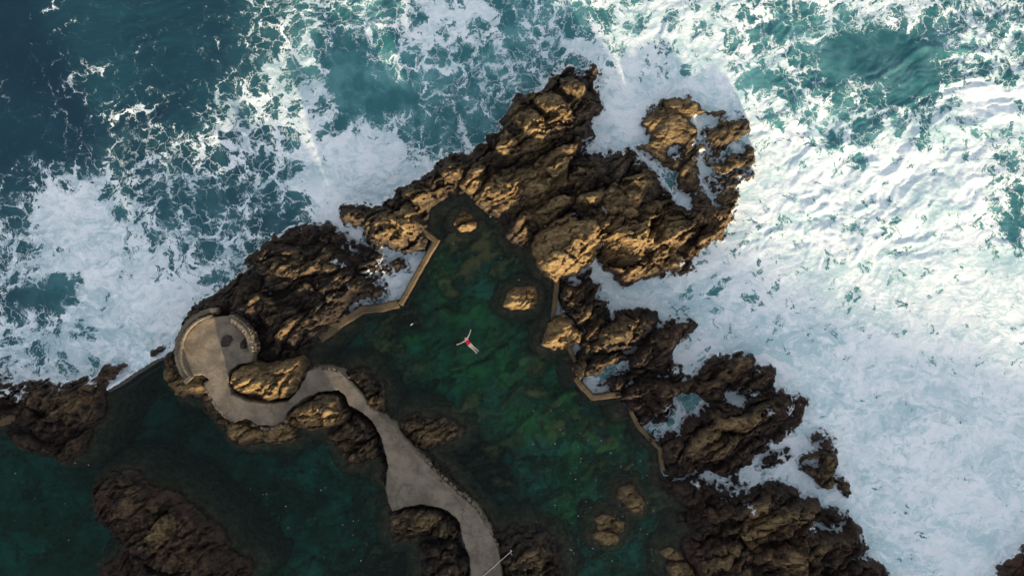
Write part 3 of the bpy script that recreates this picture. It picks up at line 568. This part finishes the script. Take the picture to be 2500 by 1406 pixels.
def outcrop(pts, h, lb, sd):
    Pl = poly(pts, 2.5); x0, y0 = Pl.min(0) - .3; x1, y1 = Pl.max(0) + .3
    X, Y = np.meshgrid(np.arange(x0, x1, .06), np.arange(y0, y1, .06)); d = sdf(Pl, X + .2 * (fbm(X * 2, Y * 2, 3) - .5), Y + .2 * (fbm(X * 2, Y * 2, 4) - .5))
    Z = 2.3 + np.clip(d / .25, -1, 1) * .22 + h * smooth(0, .5, d) + .35 * rock_relief(X, Y, .5, sd)
    o = grid_mesh("rock_outcrop", X, Y, Z, d > -.2, {'tone': X * 0, 'wet': X * 0 + .45, 'red': X * 0 + .15, 'wash': X * 0}, M_ROCK); tag(o, lb, 'rock')
outcrop("535,845 538,822 552,808 572,812 574,830 560,850 540,852", .15, "dark rock inlaid in the terrace floor, nearer its centre", 131)
outcrop("578,842 585,828 600,822 607,842 606,856 588,856", .12, "dark rock inlaid in the terrace floor, against the right parapet", 133)
# row of stones edging the path above the lower pool
def edge_stones(pts, n, z, s, lb, seed):
    P_ = poly(pts, z); e = bpy.data.objects.new("stone_edging", None); C.objects.link(e); tag(e, lb, 'edging', 'stone edgings of the path')
    seg = np.hypot(*(P_[1:] - P_[:-1]).T); cs = np.concatenate([[0], np.cumsum(seg)]); rn = random.Random(seed)
    for i in range(n):
        t = cs[-1] * (i + rn.uniform(.2, .8)) / n; x = np.interp(t, cs, P_[:, 0]); y = np.interp(t, cs, P_[:, 1])
        stone("stone", (x + rn.uniform(-.07, .07), y + rn.uniform(-.07, .07), z), s * rn.uniform(.6, 1.5), s * rn.uniform(.6, 1.5), s * rn.uniform(.6, 1.3), rn.uniform(0, 6.28), rn, rn.choice([M_PAR, M_PAR, M_ROCK]), e)
edge_stones("499,938 512,968 528,992 546,1014 574,1030", 22, 2.4, .10, "row of light and dark stones edging the path left of its first bend", 8)
edge_stones("614,1036 640,1046 668,1046 692,1036 702,1024", 20, 2.1, .10, "scalloped row of stones edging the lower side of the path bend", 9)
edge_stones("1040,1122 1060,1146 1098,1178 1135,1212 1165,1240 1192,1284 1216,1330", 46, 1.65, .10, "long crumbling row of stones edging the right side of the lower path", 10)
edge_stones("760,898 800,898 832,906 852,922", 16, 1.95, .08, "low row of stones along the top of the path bend facing the main pool", 11)

# ------------------------------------------------------------------ region of the walled pools
PZ = .30
# bed of the pools
res = .16
X, Y = np.meshgrid(np.arange(-52, 22, res), np.arange(-33, 12, res)); d = sdf(POOL, X, Y)
px = X * SC + 1250; py = 703 - Y * SC
dep = np.full(X.shape, 2.3)
for (qx, qy, rx, ry, v) in [(80,1250,260,260,5.6),(480,1010,230,120,6.4),(640,1260,260,170,5.0),(870,1100,120,100,-.3),(1130,650,160,110,-.7),(1000,760,140,50,-.8),(1330,730,60,110,1.7),(850,870,120,60,1.6),(1250,860,90,80,-.8),(1300,1010,110,90,-.7),(1560,1300,150,160,-.7),(1330,1250,60,200,-.6),(1500,1090,120,70,-1.0),(1150,1290,60,90,2.0),(1600,1330,60,80,.6),(1010,1000,80,60,2.0),(1090,1110,90,40,1.4),(1150,480,60,30,.6),(1420,900,40,110,-.9)]:
    dep = dep + v * np.exp(-((px - qx) / rx) ** 2 - ((py - qy) / ry) ** 2)
wx = X + 3.2 * (fbm(X * .3, Y * .3, 5, 5, .6) - .5); wy = Y + 3.2 * (fbm(X * .3, Y * .3, 6, 5, .6) - .5)
_, f1, e = facets(wx * .26, wy * .34, 41, .2); u, v = strike(wx, wy); _, f1b, e2 = facets(u * .7, v * 1.3, 44, .3)
cellr = fbm(X * .12, Y * .12, 17, 3)
inner = smooth(900, 1010, px + .35 * (py - 900)) + smooth(560, 640, px) * (1 - smooth(1000, 1080, py)) * 1.0
inner = np.clip(inner, 0.12, 1)
rk = (.25 + .60 * smooth(.38, .62, cellr)) * inner
blr = np.zeros(X.shape)
for (qx, qy, rx, ry, an) in [(1160,665,46,36,0),(1238,652,40,34,20),(1105,592,40,26,20),(1178,612,42,30,-20),(1060,772,55,26,-10),(1008,882,52,40,0),(1200,1082,30,50,10),(1325,1150,60,24,-5),(1480,1072,70,34,-30),(1500,1132,55,30,-10),(1402,935,30,55,10),(1450,1012,55,22,-10),(1590,1180,40,44,0),(1262,742,60,44,0),(1135,552,45,40,0),(1540,1215,62,60,0),(1488,1290,60,62,0),(1290,880,44,30,-30),(1120,1000,60,36,20),(960,830,50,26,-20),(1350,1060,46,30,30),(1440,1180,40,60,0),(1240,1190,50,30,-20),(1180,560,40,30,0),(700,1200,60,40,0),(820,1150,60,46,0),(760,1290,70,40,10),(880,1230,46,50,0),(1090,700,40,22,-40),(1330,960,34,26,0)]:
    a = R(an); cx, cy = pw(qx, qy, -1.5); ww = X + 3.4 * (fbm(X * .45, Y * .45, 7, 6, .62) - .5); vv_ = Y + 3.4 * (fbm(X * .45, Y * .45, 8, 6, .62) - .5)
    p_ = ((ww - cx) * math.cos(a) + (vv_ - cy) * math.sin(a)) * SC / rx; q_ = (-(ww - cx) * math.sin(a) + (vv_ - cy) * math.cos(a)) * SC / ry
    blr = np.maximum(blr, np.clip(1.25 - p_ * p_ - q_ * q_, 0, 1))
rel = rock_relief(X, Y, 1.0, 200)
Z = -dep + (.9 * rel) * (.35 + .65 * inner) + 1.2 * blr + .8 * (fbm(X * .35, Y * .35, 19) - .5)
Z = np.minimum(Z, -.25 - .3 * fbm(X, Y, 9))
rocky = smooth(-.35, .95, .9 * rel + .9 * blr + 3.0 * (cellr - .47) + .6 * (fbm(X * 1.1, Y * 1.1, 29) - .5)) * inner
lit_alg = X * 0  # algae patches, with the sunlight on them put into the green
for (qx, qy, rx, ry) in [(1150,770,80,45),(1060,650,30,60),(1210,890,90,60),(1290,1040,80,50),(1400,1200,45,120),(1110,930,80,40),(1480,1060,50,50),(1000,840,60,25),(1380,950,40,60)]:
    lit_alg = lit_alg + np.exp(-((px - qx) / rx) ** 2 - ((py - qy) / ry) ** 2)
bed = grid_mesh("pool_bed", X, Y, Z, d > -1.5, {'rock': rocky, 'top': np.clip(.42 + .55 * rel + .25 * blr, 0, 1), 'sunlit_algae': np.clip(lit_alg, 0, 1)}, M_BED, True); bed['kind'] = 'structure'
# clear water: one closed body
def prism(name, P, z0, z1, mat):
    n = len(P); me = bpy.data.meshes.new(name)
    vs = [(x, y, z0) for x, y in P] + [(x, y, z1) for x, y in P]
    a = sum(P[i][0] * P[(i + 1) % n][1] - P[(i + 1) % n][0] * P[i][1] for i in range(n)); o = list(range(n))
    if a < 0: o = o[::-1]
    fs = [tuple(o[::-1]), tuple(n + i for i in o)] + [(o[i], o[(i + 1) % n], o[(i + 1) % n] + n, o[i] + n) for i in range(n)]
    me.from_pydata(vs, [], fs); me.update(); return link(name, me, mat)
w = prism("pool_water", POOL, -9.5, PZ, M_POOL); w['kind'] = 'structure'

# ------------------------------------------------------------------ the sea
# foam cover and green aeration of the water, sampled every 100 photo pixels (0-9)
FO = ["0000013434774456765455654", "0111014523434456675532245", "1222145620334467876343367", "0123455675344579987656675", "2553434799878888888889995",
      "4785444799887778777777875", "5787555788888899887878887", "4389865777888998777878888", "6678997777788988878888888", "8888999888888999999999999",
      "8888888888888999999999999", "8888888888888999999999999", "8888888888888999999999999", "8888888888888999999999999"]
AE = ["0000002455667766666665555", "0000002567776667777643455", "0000013566666678887654567", "0011113456667778888777676", "1222223456667777777788775",
      "2343332345556777777777776", "2444332344556777777777777", "2344443344556778777777777", "3344443344556778887777777", "3344444444455677888877777",
      "3344444444455677788877777", "3344444444455677788887777", "3344444444455677777888888", "3344444444455677777888888"]
def table(T, X, Y):
    A_ = np.array([[int(c) for c in r] for r in T], float) / 9
    gx = np.clip((X * SC + 1250) / 100 - .5, 0, 23.999); gy = np.clip((703 - Y * SC) / 100 - .5, 0, 12.999)
    i = gx.astype(int); j = gy.astype(int); fx = gx - i; fy = gy - j; fx = fx * fx * (3 - 2 * fx); fy = fy * fy * (3 - 2 * fy)
    return (A_[j, i] * (1 - fx) + A_[j, i + 1] * fx) * (1 - fy) + (A_[j + 1, i] * (1 - fx) + A_[j + 1, i + 1] * fx) * fy
SPOTS = [  # local patches of foam (+) and of open water (-): x, y, rx, ry, angle, amount
 (880,440,120,80,10,.35),(870,190,50,60,20,-.45),(950,230,60,40,0,-.4),(2140,130,110,60,-10,-.6),(1870,210,50,30,0,-.5),(2050,180,25,45,0,-.5),(2250,200,50,35,0,-.4),(2200,240,30,20,0,-.5),
 (1750,250,60,60,0,.5),(1600,300,120,70,0,.4),(1500,240,60,120,0,.4),(150,500,80,30,-20,.4),(200,600,120,60,40,.3),(380,800,90,40,-35,.5),(330,880,70,25,-35,.6),(60,740,50,40,0,-.3),(140,710,40,50,0,-.45),
 (700,520,60,60,20,-.35),(470,490,60,30,0,-.2),(290,530,25,15,0,-.4),(830,250,30,80,20,-.3),(1230,320,60,60,-30,-.3),(1240,60,30,60,0,-.3),(330,260,60,15,-5,.3),(250,160,50,20,0,.3),(130,35,50,15,-20,.35),(160,85,60,6,-15,.25),
 (1420,40,30,40,0,-.3),(1690,740,60,40,0,-.12),(2400,230,60,40,0,.4),(2480,520,25,70,0,-.4),(1900,80,90,30,-20,-.35),(2280,60,40,60,0,-.35),(1400,100,60,20,30,.35),(650,160,40,20,0,.3),(1080,330,70,30,-40,-.1),
 (900,650,60,40,-40,-.1),(980,690,40,60,30,.2),(240,690,30,40,0,.3),
 (920,690,60,60,0,-.62),(1490,930,60,40,0,-.5),(1610,1055,50,40,0,-.45),(1665,1000,40,34,0,-.45),(1740,330,40,40,0,-.25),(1780,390,50,30,0,-.3),(1640,440,60,60,0,-.3),(860,580,40,30,0,-.3),
 (1880,1160,60,30,0,-.25),(1960,1060,40,40,0,-.2)]
def sea_fields(X, Y):
    wx = X + 3.0 * (fbm(X * .16, Y * .16, 201) - .5) + 1.2 * (fbm(X * .6, Y * .6, 203) - .5)
    wy = Y + 3.0 * (fbm(X * .16, Y * .16, 205) - .5) + 1.2 * (fbm(X * .6, Y * .6, 207) - .5)
    F = table(FO, wx, wy); A = table(AE, wx, wy); px = wx * SC + 1250; py = 703 - wy * SC
    for (qx, qy, rx, ry, an, v) in SPOTS:
        a = R(-an); dx, dy = px - qx, py - qy; uu = (dx * math.cos(a) - dy * math.sin(a)) / rx; vv = (dx * math.sin(a) + dy * math.cos(a)) / ry
        F = F + v * np.exp(-(uu * uu + vv * vv) ** 1.5)
    F = F + .10 * (fbm(X * .3, Y * .3, 211) - .5)
    return np.clip(F, 0, 1.05), np.clip(A, 0, 1)
def waves(X, Y, F):
    right = smooth(2, 14, X + .25 * Y); wx = X + 9 * (fbm(X * .07, Y * .07, 221) - .5) + 2 * (fbm(X * .35, Y * .35, 222) - .5); wy = Y + 9 * (fbm(X * .07, Y * .07, 223) - .5) + 2 * (fbm(X * .35, Y * .35, 224) - .5)
    u = wx * math.cos(R(25)) + wy * math.sin(R(25)); v = -wx * math.sin(R(25)) + wy * math.cos(R(25))
    h1 = ridged(u * .10, v * .22, 231, 5, .55); h2 = ridged(u * .5, v * .9, 235, 4, .55)
    chop = ridged(u * .35, v * .8, 241, 4, .5)
    Z = (.05 + .24 * right) * (h1 - .55) * 1.3 + (.05 + .09 * right) * (h2 - .55) + .10 * (chop - .5) + (.35 * (fbm(u * .09, v * .15, 245) - .5))
    gust = smooth(.35, .65, fbm(X * .08, Y * .08, 251, 3))
    return Z * (.55 + .75 * gust) - .12
def axis(lim, far, fine):       # fine steps in and near the picture, wider ones outside it
    a = np.arange(-lim, lim, fine); b = [lim]; st = fine
    while b[-1] < far: st = min(st * 1.06, 1.5); b.append(b[-1] + st)
    b = np.array(b); return np.concatenate([-b[::-1], a[1:], b])
X, Y = np.meshgrid(axis(50, 200, .13), axis(29, 160, .13))
F, A = sea_fields(X, Y); d = sdf(POOL, X, Y)
fade = smooth(48, 80, np.abs(X)) + smooth(30, 60, np.abs(Y)); F = F + (.10 - F) * np.clip(fade, 0, 1); A = A + (.08 - A) * np.clip(fade, 0, 1)
calm = smooth(-1.5, 1.0, -d)
Z = waves(X, Y, F) * (1 - smooth(120, 158, np.maximum(np.abs(X) * .8, np.abs(Y)))) * (0.35 + .65 * smooth(0.2, 3, -d))
# surf heaped over the weir
wl = poly("262,950 300,928 345,898 378,877 412,864"); dw = dline(wl, X, Y); Z = Z + .50 * np.exp(-(dw / .55) ** 2) * (d < .1); F = np.where(dw < 1.6, np.maximum(F, 1.0), F)
sea = grid_mesh("sea_water", X, Y, Z, (d < .22), {'foam': F, 'aer': A, 'crest': F * 0}, M_SEA, True); sea['kind'] = 'structure'
# open sea beyond the picture, a ring 4 mm lower than the swell's trough
def far_ring():
    n = 60; vs = []; fs = []
    xs = [-2500, -199, 199, 2500]; ys = [-2500, -159, 159, 2500]
    for y in ys:
        for x in xs: vs.append((x, y, -.004))
    for j in range(3):
        for i in range(3):
            if (i, j) != (1, 1): b = j * 4 + i; fs.append((b, b + 1, b + 5, b + 4))
    me = bpy.data.meshes.new("open_sea"); me.from_pydata(vs, [], fs); me.update()
    for k, v in (('foam', .10), ('aer', .08), ('crest', 0)):
        a = me.attributes.new(k, 'FLOAT', 'POINT')
        for q in a.data: q.value = v
    o = link("open_sea", me, M_SEA); o['kind'] = 'structure'
far_ring()

# ------------------------------------------------------------------ unseen cliff added to the south, its crest shaped to shade chosen parts
UX, UY = -math.sin(SUN_AZ), math.cos(SUN_AZ)
def cliff():
    # crest height as a function of the coordinate across the sun's direction
    prof = CLIFF
    X, Y = np.meshgrid(np.arange(-110, 110, .8), np.arange(-90, -40, .8))
    uu = X * UX + Y * UY
    if UX < 0: uu = -uu
    crest = np.interp(uu, [p[0] for p in prof], [p[1] for p in prof]) + 1.1 * (fbm(uu * .35, uu * 0, 305, 4) - .5)
    face = smooth(-41, -47, Y + 3 * (fbm(X * .1, Y * .1, 301) - .5)) 
    Z = crest * face + .9 * (fbm(X * .35, Y * .35, 303) - .5) * face + 1.2 * (1 - face) * 0 - 1.5 * (1 - face)
    back = np.where(Y < -50, 0.02 * (Y + 50), 0)
    Z = Z + back
    o = grid_mesh("shade_cliff", X, Y, Z, X < 1e9, {'tone': X * 0 + .4, 'wet': X * 0, 'red': X * 0 + .2, 'wash': X * 0}, M_ROCK); o['kind'] = 'structure'
SLOPE = math.tan(SUN_EL) / abs(math.sin(SUN_AZ))
H0 = [(-140, 7), (-29.6, 7), (-28.7, .6), (-20, .3), (-17, .2), (-13.6, .3), (-13, 2.6), (-11.6, 2.6), (-11.2, .4), (-10, .5), (-2, .8), (1, -1.2), (6, -1.2), (9, 1.8), (15, 2.0), (22, .5), (32, -.8), (45, -1.6), (140, -2)]  # shade height wanted in each band; dips let the sun through
CLIFF = [(a, b + SLOPE * 47) for a, b in H0]
cliff()

# ------------------------------------------------------------------ swimmer
SKIN = plain("skin", (0.80, 0.60, 0.48, 1), .5, (0.74, 0.52, 0.41, 1), 9); RED = plain("red_swimsuit", (0.75, 0.004, 0.024, 1), .6, (0.66, 0.003, 0.018, 1), 9)
HAIR = plain("brown_hair", (0.10, 0.045, 0.025, 1), .6, (0.06, 0.025, 0.014, 1), 20); EYE = plain("eye", (0.03, 0.02, 0.02, 1), .3); LIP = plain("lips", (0.45, 0.10, 0.09, 1), .5)
PZs = PZ + .02; BULK = 1.0
def cp(x, y, z=0.0):          # from the enlarged crop of the swimmer
    a, b = pw(1100 + x / 17.58, 790 + y / 17.58, PZs); return (a, b, PZs + z)
def skin(name, verts, edges, radii, mat, parent=None, root=0, sub=2):
    me = bpy.data.meshes.new(name); me.from_pydata(verts, edges, []); me.update(); o = link(name, me, mat, parent)
    s = o.modifiers.new("s", 'SKIN')
    for i, r in enumerate(radii):
        r = tuple(t * BULK for t in r) if hasattr(r, '__len__') else r * BULK
        q = me.skin_vertices[0].data[i]; q.radius = r if hasattr(r, '__len__') else (r, r); q.use_root = (i == root)
    s.use_smooth_shade = True
    if sub: m = o.modifiers.new("u", 'SUBSURF'); m.levels = sub; m.render_levels = sub
    return o
V, E, Rr = [], [], []
def add(p, r, parent=None):
    V.append(p); Rr.append(r)
    if parent is not None: E.append((parent, len(V) - 1))
    return len(V) - 1
pel = add(cp(785, 865, .0), (.155, .10)); wa = add(cp(742, 795, .01), (.125, .09), pel); ch = add(cp(695, 725, .02), (.150, .10), wa); nk0 = add(cp(672, 688, .02), (.075, .065), ch)
nk = add(cp(660, 668, .03), (.055, .055), nk0); h1 = add(cp(646, 645, .04), (.080, .090), nk); h2 = add(cp(630, 615, .035), (.082, .085), h1); h3 = add(cp(620, 596, .02), (.045, .05), h2)
def hand(p, dx, dy, par, side):
    """palm, four fingers of unequal length and a thumb leaving the side of the palm"""
    L = math.hypot(dx, dy); dx /= L; dy /= L; nx, ny = -dy * side, dx * side; k = 492
    def q(a, b, z): return cp(p[0] + (dx * a + nx * b) * k, p[1] + (dy * a + ny * b) * k, z)
    pm = add(q(.05, 0, .015), (.038, .016), par); fr = add(q(.09, 0, .018), (.040, .014), pm)
    for off, ln in ((-.030, .068), (-.010, .080), (.011, .075), (.031, .058)):
        a = add(q(.105, off, .017), .0095, fr); b = add(q(.105 + ln * .55, off * 1.25, .022), .0085, a); add(q(.105 + ln, off * 1.45, .012), .007, b)
    t = add(q(.055, -.045, .012), .011, pm); add(q(.090, -.072, .012), .009, t)
def arm(sh, el, wr, side):
    s = add(cp(*sh, .015), (.060, .052), ch); m = add(cp((sh[0] + el[0]) / 2, (sh[1] + el[1]) / 2, .01), (.050, .046), s); e = add(cp(*el, .0), (.040, .038), m)
    f = add(cp(el[0] * .6 + wr[0] * .4, el[1] * .6 + wr[1] * .4, .0), (.038, .034), e); w_ = add(cp(*wr, .005), (.026, .021), f)
    hand(wr, wr[0] - el[0], wr[1] - el[1], w_, side)
arm((722, 612), (800, 478), (848, 335), 1); arm((612, 742), (480, 825), (335, 882), -1)
def leg(hp, kn, an, toe):
    h = add(cp(*hp, -.01), (.092, .085), pel); m = add(cp((hp[0] + kn[0]) / 2, (hp[1] + kn[1]) / 2, -.015), (.080, .075), h); k = add(cp(*kn, -.015), (.056, .055), m)
    c = add(cp(kn[0] * .68 + an[0] * .32, kn[1] * .68 + an[1] * .32, -.02), (.056, .052), k); a = add(cp(*an, .0), (.029, .032), c); b = add(cp(an[0] * .5 + toe[0] * .5, an[1] * .5 + toe[1] * .5, .03), (.044, .034), a); add(cp(toe[0] + (toe[0] - an[0]) * .25, toe[1] + (toe[1] - an[1]) * .25, .05), (.036, .016), b)
leg((845, 862), (985, 1000), (1135, 1120), (1188, 1175)); leg((762, 915), (920, 1052), (1062, 1190), (1116, 1262))
BULK = 1.12; person = skin("person", V, E, Rr, SKIN); BULK = 1.08
tag(person, "swimmer in a red one-piece floating on the back with arms spread in the pool", "person")
def ell(name, c, r, mat, parent, sg=14, ax=None, cut=None):
    import bmesh
    bm = bmesh.new(); bmesh.ops.create_uvsphere(bm, u_segments=sg, v_segments=sg, radius=1)
    if cut: bmesh.ops.delete(bm, geom=[v for v in bm.verts if cut(v.co)], context='VERTS')
    a = ax or 0.0
    for v in bm.verts:
        x, y, z = v.co.x * r[0], v.co.y * r[1], v.co.z * r[2]; v.co = (c[0] + x * math.cos(a) - y * math.sin(a), c[1] + x * math.sin(a) + y * math.cos(a), c[2] + z)
    me = bpy.data.meshes.new(name); bm.to_mesh(me); bm.free()
    for p in me.polygons: p.use_smooth = True
    return link(name, me, mat, parent)
ba = math.atan2(-(865 - 668), 785 - 660)      # body axis (head to hips) in plan
hd = cp(636, 628, .035)
def face(a, b, z): return (hd[0] + a * math.cos(ba) - b * math.sin(ba), hd[1] + a * math.sin(ba) + b * math.cos(ba), hd[2] + z)
ell("hair", face(-.055, 0, -.01), (.075, .095, .085), HAIR, person, ax=ba)
sv = [face(-.06, 0, -.03), face(-.12, .02, -.045), face(-.18, .05, -.05), face(-.13, -.05, -.045), face(-.19, -.08, -.05), face(-.20, .0, -.05)]
skin("floating_hair", sv, [(0, 1), (1, 2), (0, 3), (3, 4), (1, 5)], [.05, .035, .015, .03, .012, .012], HAIR, person, sub=1)
ell("nose", face(.03, 0, .098), (.020, .011, .014), SKIN, person, 8, ba)
for s_ in (-1, 1):
    ell("eye", face(.005, s_ * .030, .088), (.008, .012, .006), EYE, person, 8, ba); ell("ear", face(.01, s_ * .085, .02), (.022, .010, .025), SKIN, person, 8, ba)
ell("mouth", face(.060, 0, .080), (.008, .021, .006), LIP, person, 8, ba)
sv = [cp(812, 912, -.01), cp(785, 865, .0), cp(742, 795, .012), cp(702, 735, .022), cp(690, 712, .022)]
suit = skin("swimsuit", sv, [(0, 1), (1, 2), (2, 3), (3, 4)], [(.11, .10), (.205, .135), (.165, .125), (.185, .130), (.13, .10)], RED, person)
for a, b in (((735, 700), (712, 650)), ((655, 745), (630, 712))):
    skin("strap", [cp(*a, .10), cp(*b, .085)], [(0, 1)], [.014, .012], RED, suit, sub=1)
BULK = 1.0
# bird low over the pool
WH = plain("white_feathers", (0.80, 0.82, 0.82, 1), .8)
bx, by = pw(1005.3, 792.2, 1.0); bird = bpy.data.objects.new("seabird", None); C.objects.link(bird); bird.location = (bx, by, 1.0); bird.rotation_euler = (0, 0, R(35)); bird.scale = (.75, .75, .75)
tag(bird, "small white bird with open wings low over the pool, left of the swimmer", "bird")
b_ = skin("body", [(0, -.09, 0), (0, 0, 0), (0, .07, .01), (0, .11, .012)], [(0, 1), (1, 2), (2, 3)], [.012, .035, .026, .008], WH, bird, 1)
for s_ in (-1, 1):
    me = bpy.data.meshes.new("wing"); v = [(0, .035, .02), (s_ * .11, .06, .06), (s_ * .24, -.03, .04), (s_ * .11, -.005, .055), (0, -.03, .02)]
    v2 = [(a, b, c - .008) for a, b, c in v]
    me.from_pydata(v + v2, [], [(0, 1, 3, 4), (1, 2, 3), (9, 8, 6, 5), (8, 7, 6)] + [(i, i + 5, (i + 1) % 5 + 5, (i + 1) % 5) for i in range(5)]); me.update(); link("wing", me, WH, bird)
# rope across the path, tied to a ring on the rock
ROPE = plain("white_rope", (0.62, 0.58, 0.50, 1), .9, (0.5, 0.46, 0.38, 1), 30); IRON = plain("rusty_iron", (0.16, 0.08, 0.05, 1), .7, (0.10, 0.05, 0.035, 1), 30)
def rp(px, py, z): x, y = pw(px, py, z); return (x, y, z)
pts = [rp(1246 + (1150 - 1246) * t, 1347 + (1432 - 1347) * t, 3.0 - .9 * t - .5 * t * (1 - t)) for t in np.linspace(0, 1, 14)]
rope = skin("rope", pts, [(i, i + 1) for i in range(13)], [.022] * 14, ROPE, sub=0)
tag(rope, "pale rope stretched diagonally over the path at the bottom edge, knotted at its upper end", "rope")
kn = [rp(1246, 1347, 3.0), rp(1249, 1345, 3.03), rp(1249, 1343, 3.0), rp(1247, 1342, 2.98), rp(1245, 1344, 2.98)]
skin("knot", kn, [(0, 1), (1, 2), (2, 3), (3, 4)], [.04, .04, .03, .02, .015], ROPE, rope, sub=1)
kt = [rp(1247, 1348, 3.0), rp(1247.5, 1351, 2.95), rp(1249.5, 1353, 2.9), rp(1252, 1353.5, 2.85)]
skin("loose_end", kt, [(0, 1), (1, 2), (2, 3)], [.018, .017, .015, .010], ROPE, rope, sub=1)
# flecks of foam drifting on the pools
rn = random.Random(12); V = []; Fc = []
def fleck(x, y, s):
    b = len(V); n = 6
    for i in range(n): a = i * 6.283 / n; r = s * rn.uniform(.5, 1.2); V.append((x + r * math.cos(a), y + r * .6 * math.sin(a), PZ + .004))
    V.append((x, y, PZ + .02)); Fc.extend([(b + i, b + (i + 1) % n, b + n) for i in range(n)])
zones = [((1380, 1050, 1600, 1380), 70), ((1300, 950, 1420, 1380), 45), ((20, 1090, 220, 1380), 30), ((620, 1130, 930, 1380), 45), ((1080, 560, 1300, 700), 8), ((560, 1080, 760, 1250), 8), ((1180, 520, 1240, 580), 5), ((1380, 1250, 1600, 1400), 15)]
for (x0, y0, x1, y1), n in zones:
    for i in range(n):
        x, y = pw(rn.uniform(x0, x1), rn.uniform(y0, y1), PZ); fleck(x, y, rn.choice([.02, .025, .03, .04, .055]))
me = bpy.data.meshes.new("foam_flecks"); me.from_pydata(V, [], Fc); me.update(); fl = link("foam_flecks", me, plain("foam_fleck", (0.8, 0.82, 0.8, 1), .9))
fl['kind'] = 'stuff'; fl['label'] = "tiny white flecks of foam drifting on the pool water"
